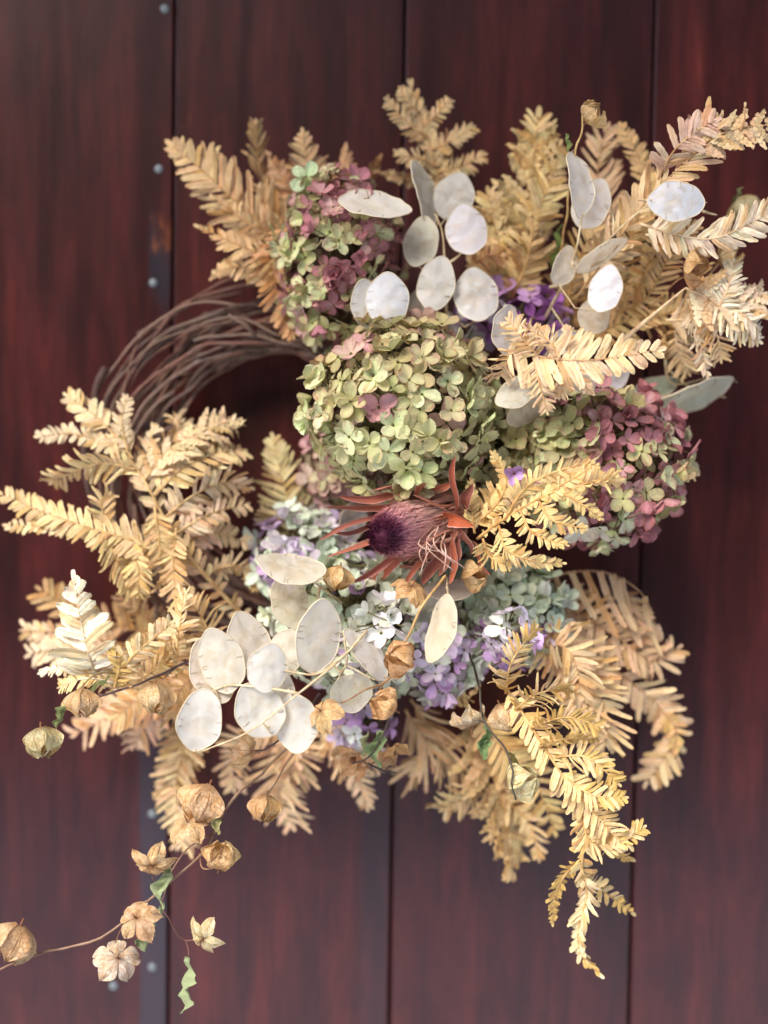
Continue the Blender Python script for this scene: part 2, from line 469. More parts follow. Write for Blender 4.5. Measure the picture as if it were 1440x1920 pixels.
c = N.mix(N.math('MULTIPLY', N.ramp(fine, 0.5, 0.7), 0.45), c, N.mix(1.0, c, (1.7, 1.6, 1.6), 'MULTIPLY'))
c = N.mix(N.math('MULTIPLY', N.ramp(N.math('ADD', streak, N.math('MULTIPLY', N.math('SUBTRACT', broad, 0.5), 0.5)), 0.66, 0.82), 0.35), c, lin(116, 56, 42))
blot = stretched((1, 1, 0.22), 105.0, 5.0, 0.75, 0.3)
c = N.mix(N.math('MULTIPLY', N.ramp(blot, 0.48, 0.62), 0.55), c, N.mix(1.0, c, (0.52, 0.5, 0.55), 'MULTIPLY'))
c = N.mix(N.math('MULTIPLY', N.ramp(blot, 0.47, 0.34), 0.42), c, N.mix(1.0, c, (1.7, 1.5, 1.4), 'MULTIPLY'))
wear = N.math('MULTIPLY', N.ramp(flake, 0.655, 0.73), N.ramp(broad, 0.42, 0.62))
c = N.mix(N.math('MULTIPLY', wear, 0.6), c, lin(120, 72, 54))
# bare orange scuffs and the dark blue-grey edge band, by place on the plank
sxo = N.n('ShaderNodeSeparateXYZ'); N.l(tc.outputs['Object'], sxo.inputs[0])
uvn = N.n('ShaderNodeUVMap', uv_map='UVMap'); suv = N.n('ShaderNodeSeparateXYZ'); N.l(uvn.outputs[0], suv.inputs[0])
at = N.n('ShaderNodeAttribute', attribute_type='OBJECT', attribute_name='edge_band')
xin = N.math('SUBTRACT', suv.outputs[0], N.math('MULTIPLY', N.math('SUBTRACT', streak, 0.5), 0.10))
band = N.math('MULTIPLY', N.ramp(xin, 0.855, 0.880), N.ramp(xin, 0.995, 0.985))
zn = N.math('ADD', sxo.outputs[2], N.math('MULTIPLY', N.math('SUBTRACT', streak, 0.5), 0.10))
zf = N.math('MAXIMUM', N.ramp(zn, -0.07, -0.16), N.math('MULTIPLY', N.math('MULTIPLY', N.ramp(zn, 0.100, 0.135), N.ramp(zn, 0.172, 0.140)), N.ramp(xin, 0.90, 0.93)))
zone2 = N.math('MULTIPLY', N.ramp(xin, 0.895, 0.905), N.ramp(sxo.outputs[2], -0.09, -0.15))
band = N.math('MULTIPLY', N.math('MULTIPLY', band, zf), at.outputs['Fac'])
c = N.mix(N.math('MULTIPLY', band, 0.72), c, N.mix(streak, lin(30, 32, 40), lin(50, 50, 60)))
sc1 = N.math('MULTIPLY', N.ramp(sxo.outputs[2], 0.148, 0.156), N.ramp(sxo.outputs[2], 0.177, 0.168))
sc1 = N.math('MULTIPLY', sc1, N.ramp(N.math('ADD', suv.outputs[0], N.math('MULTIPLY', N.math('SUBTRACT', flake, 0.5), 0.25)), 0.90, 0.94))
sc1 = N.math('MULTIPLY', N.math('MULTIPLY', sc1, N.ramp(flake, 0.44, 0.60)), at.outputs['Fac'])
c = N.mix(N.math('MULTIPLY', sc1, 0.75), c, lin(150, 84, 46))
p = N.n('ShaderNodeBsdfPrincipled'); N.l(c, p.inputs['Base Color'])
N.l(N.math('ADD', 0.22, N.math('MULTIPLY', grain, 0.16)), p.inputs['Roughness'])
p.inputs['Specular IOR Level'].default_value = 0.3
p.inputs['Coat Weight'].default_value = 0.44
p.inputs['Coat IOR'].default_value = 1.55
N.l(N.math('ADD', 0.12, N.math('MULTIPLY', streak, 0.22)), p.inputs['Coat Roughness'])
b = N.n('ShaderNodeBump', i_Strength=0.22, i_Distance=0.0008); N.l(N.math('ADD', grain, N.math('MULTIPLY', streak, 0.8)), b.inputs['Height']); N.l(b.outputs[0], p.inputs['Normal'])
N.l(p.outputs[0], out.inputs['Surface'])

def flat_mat(name, c, rough=0.8):
    m, t, out = new_mat(name); N = NT(t)
    tc = N.n('ShaderNodeTexCoord'); nz = N.n('ShaderNodeTexNoise', i_Scale=12.0, i_Detail=6.0); N.l(tc.outputs['Object'], nz.inputs['Vector'])
    p = N.n('ShaderNodeBsdfPrincipled'); N.l(N.mix(nz.outputs[0], tuple(x * 0.75 for x in c), tuple(min(1, x * 1.2) for x in c)), p.inputs['Base Color'])
    p.inputs['Roughness'].default_value = rough
    N.l(p.outputs[0], out.inputs['Surface'])
    return m
m_dark = flat_mat('dark batten', (0.012, 0.010, 0.012))
m_ground = flat_mat('pale concrete', (0.76, 0.74, 0.73))  # kept pale so the added paving throws light upward
m_added_bank = flat_mat('added dark bank', (0.03, 0.035, 0.018), 0.95)  # kept dark so the added bank cuts reflections in the boards
m_core = flat_mat('pedicel green', lin(96, 88, 52), 0.8)
m_corepink = flat_mat('pedicel dull', lin(92, 74, 60), 0.8)

# ------------------------------------------------------------------ setting: plank wall, ground, added roof and bank
wall_mb = MB()
def box(mb, x0, x1, y0, y1, z0, z1, bev=0.0):
    """box with the two long front edges (y0 side) bevelled; uv u runs across the width"""
    prof = [(x0, y1), (x0, y0 + bev), (x0 + bev, y0), (x1 - bev, y0), (x1, y0 + bev), (x1, y1)] if bev else [(x0, y1), (x0, y0), (x1, y0), (x1, y1)]
    o = len(mb.v)
    for z in (z0, z1):
        for x, y in prof:
            mb.v.append(Vector((x, y, z))); mb.uv.append(((x - x0) / (x1 - x0), (z - z0) / (z1 - z0)))
    n = len(prof)
    for i in range(n):
        j = (i + 1) % n
        mb.f.append((o + i, o + j, o + n + j, o + n + i)); mb.m.append(mb.mi)
    mb.f.append(tuple(o + i for i in reversed(range(n)))); mb.m.append(mb.mi)
    mb.f.append(tuple(o + n + i for i in range(n))); mb.m.append(mb.mi)

Z0, Z1 = -1.30, 0.80
box(wall_mb, -1.3, 1.3, 0.026, 0.06, Z0, Z1)
wall = bpy.data.objects.new('wall', wall_mb.build('wall', m_dark, False))
COL.objects.link(wall)
tag(wall, 'dark red stained wall of upright wooden planks', None, None, 'structure')
gaps = [W(321, 960, 0).x, W(745, 960, 0).x, W(1204, 960, 0).x]
pw = 0.141
xs = sorted([gaps[0] - pw * i for i in range(1, 8)] + gaps + [gaps[2] + pw * i for i in range(1, 8)])
planks = []
for i in range(len(xs) - 1):
    rg = random.Random(100 + i)
    a, b_ = xs[i] + 0.0007, xs[i + 1] - 0.0007
    yo = rg.uniform(0.0, 0.002)
    mb = MB(); box(mb, a - (a + b_) / 2, b_ - (a + b_) / 2, 0, 0.024 - yo, Z0, Z1, 0.0011)
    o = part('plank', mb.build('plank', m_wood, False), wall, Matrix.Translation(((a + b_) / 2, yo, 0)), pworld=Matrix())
    o['edge_band'] = 1.0 if abs(xs[i + 1] - gaps[0]) < 1e-6 else (0.35 if abs(xs[i + 1] - gaps[1]) < 1e-6 else 0.0)
    planks.append((a, b_, o, yo))
nb = MB()
def nail_fn(u, v):
    a = 2 * math.pi * u
    r = 0.0025 * min(1, v * 1.25)
    h = 0.0009 * (1 - (v * 1.0) ** 2) if v <= 0.8 else 0.0009 * 0.36 * (1 - (v - 0.8) / 0.2) - 0.0012 * (v - 0.8) / 0.2
    return (r * math.cos(a), -h - 0.0004, r * math.sin(a))
nb.grid(nail_fn, 12, 5)
nail_me = nb.build('nail', m_nail)
for (px, py) in ((308, 15), (297, 316), (287, 530), (285, 1527), (285, 1815), (212, 1850)):
    P = W(px, py, 0)
    for a, b_, o, yo in planks:
        if a <= P.x <= b_:
            part('nail', nail_me, o, Matrix.Translation((P.x, yo, P.z)), pworld=Matrix.Translation(((a + b_) / 2, yo, 0)))
gmb = MB(); box(gmb, -60, 60, -60, 0.5, Z0 - 0.3, Z0 - 0.02)
ground = bpy.data.objects.new('ground', gmb.build('ground', m_ground, False)); COL.objects.link(ground)  # unseen paving, added to brighten the lower boards by bounce and reflection
tag(ground, 'pale concrete paving added out of view to bounce light up the plank wall', None, None, 'structure')
hb = MB()
hb.grid(lambda u, v: (-45 + 90 * u, -4.5 - 9 * v, Z0 - 0.05 + 8.6 * math.sin(v * math.pi / 2) + .35 * noise.noise(Vector((u * 20, v * 6, 0)))), 40, 14)
hill = bpy.data.objects.new('hill', hb.build('hill', m_added_bank)); COL.objects.link(hill)  # unseen bank, added only to block low sky and its reflection
tag(hill, 'dark green bank added out of view to block low sky light from the plank wall', None, None, 'structure')
rmb = MB(); box(rmb, -1.3, 1.3, -0.66, 0.06, Z1 + 0.003, Z1 + 0.05)
roof = bpy.data.objects.new('porch_roof', rmb.build('porch_roof', m_wood, False)); COL.objects.link(roof)  # unseen roof, added to keep light off the upper boards
tag(roof, 'wooden roof added out of view to shade the upper plank wall', None, None, 'structure')

# ------------------------------------------------------------------ fern leaflets
TAN, YEL, PEACH = lin(226, 184, 124), lin(232, 190, 108), lin(234, 194, 146)
CREAM, ORANGE, BROWN = lin(246, 226, 190), lin(212, 158, 92), lin(176, 118, 66)
PINKT, OLIVE, GOLD = lin(220, 178, 144), lin(206, 186, 126), lin(236, 188, 96)
LEAF = {}


def leaf_template(nl, ar, var):
    """unit-long leaflet along +Y, ar = half width / length, nl = lobe pairs (0: plain)"""
    key = (nl, ar, var)
    if key in LEAF:
        return LEAF[key]
    rg = random.Random(hash((nl, int(ar * 1000), var)) & 0xffff)
    curl = rg.uniform(-1.1, 0.9) * (0.7 if nl == 0 else 0.9)
    side = rg.uniform(-0.5, 0.5)
    cup = rg.uniform(-0.55, 0.35)
    ph = rg.uniform(0, 6)
    mb = MB()

    def bend(x, y, z):
        # roll the leaflet along its length and sweep it sideways
        a = curl * y * y
        yy = y if abs(curl) < 0.05 else y * (1 - 0.16 * a * a)
        zz = 0.45 * curl * y * y * y + z
        return (x + side * 0.22 * y * y, yy, zz + 0.02 * math.sin(9 * y + ph) * (1 if nl else 0.7))

    def blade(o, d, L, hw, nu, nv, kz, twist=0.0, pinch=0.80):
        px, py = d[1], -d[0]
        def fn(u, v):
            v = 1 - (1 - v) ** 1.75
            s = 2 * u - 1
            wv = hw * (1 + .05 * math.sin(7 * v + ph + o[1] * 40) + .09 * math.sin(21 * v + ph)) * (pinch + (1 - pinch) * min(1, v / 0.35)) * max(0.0, 1 - v ** 6.5) ** 0.5
            z = .55 * kz * hw * (s * s - 0.35) - 0.16 * hw * (1 - min(1, abs(s) * 4)) + .22 * hw * noise.noise(Vector((s * 1.7 + ph, v * 5, o[1] * 9))) + twist * s * v * hw
            return bend(o[0] + d[0] * L * v + px * s * wv, o[1] + d[1] * L * v + py * s * wv, o[2] + z)
        mb.grid(fn, nu, nv)

    if nl == 0:
        blade((0, 0, 0), (0, 1), 1.0, ar, 6, 11, cup * 1.3, rg.uniform(-0.5, 0.5))
    else:
        for i in range(nl):
            v = 0.04 + 0.86 * (i + 0.5) / nl
            L = ar * 1.08 * (1 - 0.78 * max(0, (v - 0.12)) ** 1.35) * rg.uniform(0.85, 1.1)
            hw = 0.86 / nl * 0.56
            for sd in (-1, 1):
                an = R(rg.uniform(56, 74))
                blade((0, v + rg.uniform(-0.02, 0.02), 0), (sd * math.sin(an), math.cos(an)), L / math.sin(an), hw, 4, 5, cup * 1.4 + rg.uniform(-0.3, 0.3), rg.uniform(-0.5, 0.5))
        blade((0, 0.84, 0), (0, 1), 0.17, 0.05, 4, 4, cup)
        blade((0, 0, 0), (0, 1), 0.95, max(0.012, ar * 0.10), 4, 8, -0.6, 0, 1.0)
    me = mb.build('leaflet', m_fern)
    LEAF[key] = me
    return me


AR = (0.08, 0.11, 0.15, 0.20, 0.27, 0.36)
FERNS = 'dried fern fronds of the wreath'
NEGY = Vector((0, -1, 0))


def frond(label, color, ribs, seed=0, name='fern_frond', group=FERNS, wide=1.0):
    """ribs: (pts, half-width px, pairs, options). pts = (px, py, distance off the wall)"""
    rg = random.Random(seed * 13 + 5)
    first = W(*ribs[0][0][0])
    root = thing(name, first, label, 'fern frond', group)
    ptot = sum(r[2] for r in ribs)
    stem = MB()
    todo = []
    for ri, (pts, hwpx, n, *rest) in enumerate(ribs):
        op = rest[0] if rest else {}
        base = soft(op.get('c', color), .66)
        n = int(round(n * op.get('dense', 2.0)))
        k = K(pts[0][2])
        hw = hwpx * k
        P = [W(*q) for q in pts]
        line = spline(P, 28)
        lift = op.get('arch', 0.0)
        r0 = op.get('stem', 2.6) * k
        stem.tube([p - first for p in line], r0, r0 * 0.25, 6, 0.12, seed + ri)
        total = sum((line[i + 1] - line[i]).length for i in range(28))
        roll = R(op.get('roll', rg.uniform(-42, 42)))
        twist = rg.uniform(-.7, .7)
        a_exp = op.get('taper', 0.75)
        start = op.get('start', 0.05)
        ang = R(op.get('ang', 62))
        droop = op.get('droop', 0.0)
        ncount = op.get('lobes', 0)
        sides = op.get('sides', (1, -1))
        spacing = total * (0.97 - start) / max(1, n)
        for i in range(n):
            s = start + (0.97 - start) * (i + 0.5) / n
            for sd in sides:
                ss = min(0.985, max(0, s + rg.uniform(-0.25, 0.25) / n + (0.25 / n if sd > 0 else 0)))
                fi = ss * 28
                j = min(27, int(fi))
                pos = line[j].lerp(line[j + 1], fi - j)
                T = (line[min(28, j + 2)] - line[max(0, j - 1)]).normalized()
                B = NEGY - T * NEGY.dot(T)
                B = B.normalized() if B.length > 0.05 else T.orthogonal().normalized()
                rl = roll + twist * (ss - .4)
                Sx = T.cross(B).normalized()
                Sd = (Sx * math.cos(rl) + B * math.sin(rl))
                Nn = (B * math.cos(rl) - Sx * math.sin(rl))
                prof = min(1.0, 0.55 + (ss - start) / 0.18) * max(0.06, 1 - ss) ** a_exp * 1.08
                if op.get('oval'):
                    prof = math.sin(math.pi * min(1, 0.14 + ss * 0.83)) ** 0.75
                Ls = hw * prof * rg.uniform(0.80, 1.10)
                if rg.random() < .08: continue
                aa = ang - R(16) * ss + R(rg.uniform(-5, 5))
                D = T * math.cos(aa) + Sd * (sd * math.sin(aa)) + Nn * rg.uniform(-0.24, 0.28) + Vector((0, 0, -1)) * droop
                D.normalize()
                L = Ls / max(0.35, math.sin(aa)) if droop == 0 else Ls * 1.08
                hwid = spacing * 0.44 * op.get('fat', 1.0) * wide * rg.uniform(0.88, 1.12)
                nl = int(round(ncount * prof))
                if nl < 3: nl = 0
                if nl: hwid = max(hwid, L * 0.15)
                hwid = min(hwid, L * 0.42)
                ratio = hwid / L
                ar = min(AR, key=lambda q: abs(q - ratio))
                Zv = (Nn - D * Nn.dot(D)).normalized()
                Zv = (Zv + D.cross(Zv) * rg.uniform(-0.28, 0.28)).normalized()
                Xv = D.cross(Zv).normalized()
                me = leaf_template(nl, ar, rg.randrange(5))
                m = frame(pos, Xv * (ratio / ar), D, Zv, L)
                todo.append((L * hwid, me, m, jit(base if rg.random() < .86 else tuple(x * y for x, y in zip(base, (.84, .72, .56))), 0.16, rg)))
        # tip leaflet
        T = (line[-1] - line[-3]).normalized()
        B = (NEGY - T * NEGY.dot(T)).normalized()
        L = min(max(hw * 0.26, spacing * 1.3), hw * 0.9)
        part('leaflet', leaf_template(0, 0.25, rg.randrange(5)), root, frame(line[-1] - T * L * 0.25, T.cross(B), T, B, L), jit(base, 0.1, rg))
    todo.sort(key=lambda q: -q[0])
    room = 290 - len(ribs)
    for _, me, m, cc in todo[:room]:
        part('leaflet', me, root, m, cc)
    if len(todo) > room:           # the smallest ones, past the limit, joined
        vs_, fs_, us_ = [], [], []
        for _, me, m, cc in todo[room:]:
            o_ = len(vs_)
            vs_ += [tuple(m @ v.co - first) for v in me.vertices]
            fs_ += [tuple(o_ + k_ for k_ in p_.vertices) for p_ in me.polygons]
            us_ += [tuple(u_.uv) for u_ in me.uv_layers[0].data]
        jm = bpy.data.meshes.new('small_leaflets')
        jm.from_pydata(vs_, [], fs_)
        jm.uv_layers.new(name='UVMap').data.foreach_set('uv', [c_ for u_ in us_ for c_ in u_])
        jm.materials.append(m_fern)
        jm.polygons.foreach_set('use_smooth', [True] * len(jm.polygons))
        part('small_leaflets', jm, root, Matrix.Translation(first), todo[-1][3])['kind'] = 'stuff'
    part('stem', stem.build('stem', m_stalk), root, Matrix.Translation(first), jit(tuple(x * 0.9 for x in color), 0.05, rg))
    return root


def oo(**k): return k

# --- upper fan, behind the pink and green head
frond('orange tan fern frond reaching farthest out above the bare twigs', lin(220, 172, 112), [
    ([(560, 470, .045), (450, 385, .05), (380, 320, .052), (322, 272, .05)], 82, 13, oo(roll=12, taper=.55, lobes=0, fat=1.15)),
    ([(540, 500, .05), (470, 470, .06), (405, 440, .06), (372, 425, .06)], 52, 9, oo(fat=1.1)),
    ([(540, 520, .05), (480, 500, .055), (420, 505, .055), (398, 520, .05)], 40, 8, oo(fat=1.1)),
    ([(540, 440, .05), (470, 420, .055), (400, 370, .055)], 48, 9),
], 1)
frond('thin upright fern tip standing alone above the pink and green hydrangea', lin(206, 160, 100), [
    ([(530, 430, .035), (500, 350, .035), (483, 290, .035), (480, 230, .035)], 36, 11, oo(taper=.4, ang=48))], 2)
frond('orange fern frond with a pale tip rising behind the lone green floret', lin(214, 166, 110), [
    ([(600, 420, .035), (580, 330, .04), (568, 250, .04)], 58, 11, oo(taper=.6)),
    ([(590, 420, .04), (540, 350, .04), (502, 288, .04)], 46, 9, oo(c=lin(208, 150, 104))),
    ([(600, 400, .035), (640, 330, .035), (648, 275, .035)], 34, 7, oo(ang=40, c=lin(205, 150, 100)))], 3)
frond('short rusty fern tip poking out between the hydrangea and silver discs', BROWN, [
    ([(650, 400, .035), (690, 340, .035), (712, 296, .035)], 26, 6, oo(ang=35))], 4)
frond('rusty orange fern frond hanging over the cut ends of the twigs', lin(198, 138, 84), [
    ([(530, 440, .05), (515, 520, .06), (530, 580, .06), (548, 628, .06)], 52, 10, oo(taper=.35, droop=.15)),
    ([(545, 420, .06), (525, 470, .062), (520, 520, .06)], 42, 7, oo(taper=.4))], 5)
frond('tallest fern frond standing highest against the bare planks', lin(216, 176, 118), [
    ([(832, 390, .03), (815, 300, .035), (790, 220, .037), (768, 156, .037)], 26, 12, oo(roll=8, taper=.4, ang=55)),
    ([(822, 322, .035), (866, 312, .04), (910, 290, .04)], 25, 8, oo(roll=0, taper=.3)),
    ([(810, 280, .036), (850, 262, .042), (888, 238, .042)], 24, 8, oo(roll=10, taper=.3)),
    ([(796, 236, .037), (822, 212, .042), (842, 188, .042)], 20, 6, oo(roll=0, taper=.3)),
    ([(818, 312, .035), (780, 296, .04), (742, 292, .04)], 24, 7, oo(roll=0, taper=.3)),
    ([(803, 260, .036), (762, 228, .042), (724, 186, .042)], 24, 9, oo(roll=-10, taper=.35)),
    ([(788, 214, .037), (765, 190, .042), (750, 166, .042)], 18, 5, oo(roll=0, taper=.3)),
    ([(830, 345, .03), (760, 335, .035), (705, 322, .035)], 26, 8, oo(ang=75))], 6)
frond('dense upright fern plume beside the pointed silver discs', lin(222, 184, 116), [
    ([(950, 590, .03), (965, 460, .045), (995, 330, .045), (1010, 215, .045)], 82, 18, oo(taper=.45, lobes=6)),
    ([(940, 600, .05), (935, 480, .055), (915, 360, .055)], 62, 11, oo(taper=.4, lobes=5)),
    ([(985, 560, .05), (1000, 430, .06), (1035, 330, .06), (1050, 270, .05)], 56, 12, oo(taper=.4)),
    ([(960, 560, .06), (990, 480, .068), (1000, 400, .068)], 48, 9, oo(c=lin(208, 164, 98)))], 7)
frond('rust brown fern tip lying between the wrinkled silver discs', lin(206, 142, 92), [
    ([(880, 500, .05), (920, 480, .062), (968, 490, .06)], 34, 8)], 8)
frond('tan fern frond with ladder like leaflets right behind the high tan pod', lin(214, 172, 122), [
    ([(1140, 470, .035), (1125, 380, .04), (1122, 300, .04), (1140, 238, .04)], 50, 11, oo(taper=.35, ang=52)),
    ([(1180, 460, .04), (1215, 360, .05), (1190, 280, .05), (1165, 236, .045)], 30, 11, oo(taper=.3, c=lin(206, 158, 96)))], 9)
frond('long arching fern frond whose tip runs out past the top corner disc', lin(224, 182, 128), [
    ([(1080, 560, .07), (1150, 460, .09), (1225, 360, .105), (1290, 300, .115), (1338, 224, .12)], 42, 13, oo(taper=.15, ang=50, fat=.8)),
    ([(1232, 340, .105), (1262, 285, .118), (1300, 250, .122), (1342, 226, .122)], 40, 6, oo(c=lin(216, 170, 140), taper=.2, fat=1.2)),
    ([(1290, 300, .115), (1330, 262, .12), (1388, 240, .12), (1470, 232, .12)], 50, 7, oo(taper=.15, fat=.9, lobes=4, droop=.15)),
    ([(1388, 245, .12), (1396, 225, .122), (1397, 198, .122)], 10, 2)], 10)
frond('yellow tan fern frond with a tangle of thin curled combs under the bluish disc', lin(222, 180, 112), [
    ([(1150, 560, .06), (1175, 470, .075), (1200, 400, .08), (1240, 340, .085)], 46, 11, oo(taper=.3, fat=.8)),
    ([(1130, 600, .05), (1210, 560, .065), (1250, 490, .075), (1300, 420, .085)], 36, 12, oo(taper=.3, fat=.75)),
    ([(1190, 560, .06), (1222, 470, .08), (1215, 410, .085)], 34, 9, oo(taper=.25, c=lin(226, 176, 96))),
    ([(1205, 600, .06), (1290, 570, .07), (1320, 500, .07)], 40, 9, oo(taper=.3)),
    ([(1100, 640, .05), (1180, 600, .06), (1260, 600, .06), (1290, 640, .06)], 48, 12, oo(taper=.25, c=lin(208, 164, 98))),
    ([(1060, 600, .04), (1080, 500, .05), (1120, 420, .055)], 56, 12, oo(taper=.3, c=lin(206, 166, 104))),
    ([(1040, 640, .03), (1110, 580, .04), (1200, 530, .045)], 60, 12, oo(taper=.3, c=lin(196, 150, 92)))], 11)
frond('pale fern comb curving up over the green bladder pod at the far edge', lin(244, 218, 178), [
    ([(1200, 420, .10), (1270, 440, .115), (1330, 448, .12), (1385, 430, .125), (1452, 392, .125)], 38, 11, oo(taper=.1, ang=58, roll=-25, fat=1.15)),
    ([(1210, 440, .10), (1290, 455, .108), (1330, 470, .11)], 34, 6, oo(c=lin(226, 178, 112)))], 12)
frond('bushy cream fern frond on the thick straw stalk at the outer edge', lin(240, 208, 164), [
    ([(1165, 640, .09), (1225, 590, .10), (1285, 540, .105)], 2, 1, oo(stem=5.5, c=lin(226, 196, 130))),
    ([(1285, 540, .105), (1335, 560, .105), (1385, 575, .105), (1432, 552, .10)], 55, 10, oo(taper=.3, roll=10, lobes=6)),
    ([(1330, 560, .105), (1375, 600, .105), (1424, 640, .10)], 44, 9, oo(taper=.5, c=lin(246, 226, 186))),
    ([(1370, 575, .105), (1405, 600, .108), (1425, 625, .10)], 34, 7, oo(taper=.4, c=CREAM)),
    ([(1290, 560, .10), (1310, 630, .10), (1326, 704, .095)], 42, 10, oo(taper=.45, droop=.1)),
    ([(1320, 580, .10), (1345, 630, .10), (1352, 675, .095)], 40, 8, oo(taper=.4, c=lin(226, 184, 124))),
    ([(1345, 585, .105), (1368, 530, .108), (1376, 490, .108)], 34, 8, oo(taper=.4, c=CREAM)),
    ([(1265, 620, .08), (1272, 660, .075), (1292, 700, .07)], 36, 7, oo(taper=.3, c=lin(230, 192, 132))),
    ([(1250, 600, .085), (1290, 600, .09), (1330, 600, .095)], 40, 8, oo(taper=.2, c=lin(232, 198, 150)))], 13)

# --- ferns in front at the middle
frond('sharp peach fern frond lying across the discs beside the round green head', lin(236, 194, 140), [
    ([(935, 655, .125), (1010, 668, .14), (1090, 676, .148), (1165, 668, .15), (1236, 655, .15)], 66, 15, oo(dense=1.3, taper=.50, roll=0, ang=64, fat=1.05)),
    ([(1010, 668, .14), (985, 640, .142), (952, 600, .14)], 40, 7, oo(taper=.35, lobes=0)),
    ([(1050, 672, .145), (1030, 640, .145), (985, 615, .145)], 36, 7, oo(taper=.35)),
    ([(1000, 668, .138), (1012, 720, .14), (1026, 772, .137)], 38, 9, oo(taper=.45)),
    ([(1045, 674, .143), (1060, 710, .143), (1050, 745, .14)], 30, 8, oo(taper=.45)),
    ([(960, 660, .13), (945, 690, .13), (935, 705, .125)], 40, 6, oo(taper=.3)),
    ([(1070, 676, .146), (1065, 640, .147), (1062, 612, .147)], 18, 5, oo(taper=.4)),
    ([(1075, 676, .146), (1095, 720, .146), (1112, 738, .145)], 20, 6, oo(taper=.5))], 20)
frond('golden fern frond with open combs in front of the pink hydrangea', lin(237, 194, 118), [
    ([(895, 1010, .115), (950, 970, .135), (1030, 925, .148), (1100, 905, .15), (1158, 884, .15)], 12, 9, oo(taper=.15, stem=3.2, ang=50)),
    ([(945, 975, .135), (985, 915, .145), (1040, 885, .15), (1108, 868, .15)], 26, 11, oo(taper=.35, ang=58)),
    ([(1010, 935, .145), (1060, 905, .15), (1118, 872, .15)], 22, 8, oo(taper=.3)),
    ([(1085, 910, .15), (1125, 900, .152), (1160, 905, .15)], 28, 6, oo(taper=.3, fat=1.2)),
    ([(975, 955, .14), (1000, 1000, .146), (1062, 1022, .148)], 26, 9, oo(taper=.45)),
    ([(1010, 938, .145), (1035, 975, .15), (1098, 992, .15)], 26, 9, oo(taper=.45)),
    ([(1050, 922, .15), (1090, 945, .152), (1128, 972, .15)], 20, 7, oo(taper=.4)),
    ([(935, 985, .13), (950, 1030, .14), (1000, 1052, .145), (1056, 1056, .145)], 28, 11, oo(taper=.45)),
    ([(905, 1010, .12), (920, 1045, .125), (955, 1062, .13)], 32, 8, oo(taper=.4)),
    ([(890, 1000, .115), (885, 960, .118), (882, 900, .118)], 20, 8, oo(taper=.4, c=lin(222, 178, 104))),
    ([(900, 975, .12), (935, 940, .122), (950, 895, .122), (922, 850, .122)], 20, 9, oo(taper=.35, c=lin(228, 182, 104))),
    ([(890, 985, .115), (915, 960, .118), (930, 920, .118)], 34, 6, oo(taper=.2, c=lin(220, 172, 98)))], 21)

# --- big fan below on the far side
frond('blurred tan fern frond arching over like a comb against the bare boards', lin(222, 174, 124), [
    ([(990, 1110, .05), (1060, 1075, .06), (1140, 1075, .06), (1205, 1115, .06), (1232, 1180, .055)], 112, 11, oo(dense=1.0, droop=1.6, taper=.02, fat=.62, lobes=0, ang=40, sides=(1,))),
    ([(1010, 1130, .05), (1080, 1150, .06), (1150, 1190, .065), (1225, 1240, .06), (1272, 1215, .055)], 56, 13, oo(taper=.3, lobes=0)),
    ([(1060, 1190, .05), (1120, 1230, .06), (1190, 1285, .06), (1240, 1330, .055), (1262, 1390, .05), (1212, 1468, .05)], 46, 14, oo(taper=.2, lobes=0, c=lin(228, 186, 132))),
    ([(1240, 1330, .055), (1268, 1370, .055), (1262, 1420, .05)], 28, 5, oo(c=lin(222, 170, 96))),
    ([(1150, 1100, .055), (1190, 1150, .06), (1205, 1210, .06)], 44, 9, oo(taper=.3, droop=.3))], 22)
frond('tan fern frond with long ladder leaflets drooping inside the arching one', lin(230, 182, 122), [
    ([(1000, 1140, .07), (1060, 1200, .085), (1115, 1280, .09), (1140, 1360, .09), (1125, 1432, .085)], 58, 17, oo(taper=.2, roll=15)),
    ([(1010, 1170, .075), (1050, 1230, .09), (1100, 1300, .095), (1105, 1380, .09)], 62, 14, oo(taper=.3, c=lin(234, 190, 130))),
    ([(990, 1200, .08), (1060, 1215, .10), (1085, 1270, .10), (1080, 1330, .095)], 50, 10, oo(taper=.25, c=lin(238, 194, 136)))], 23)
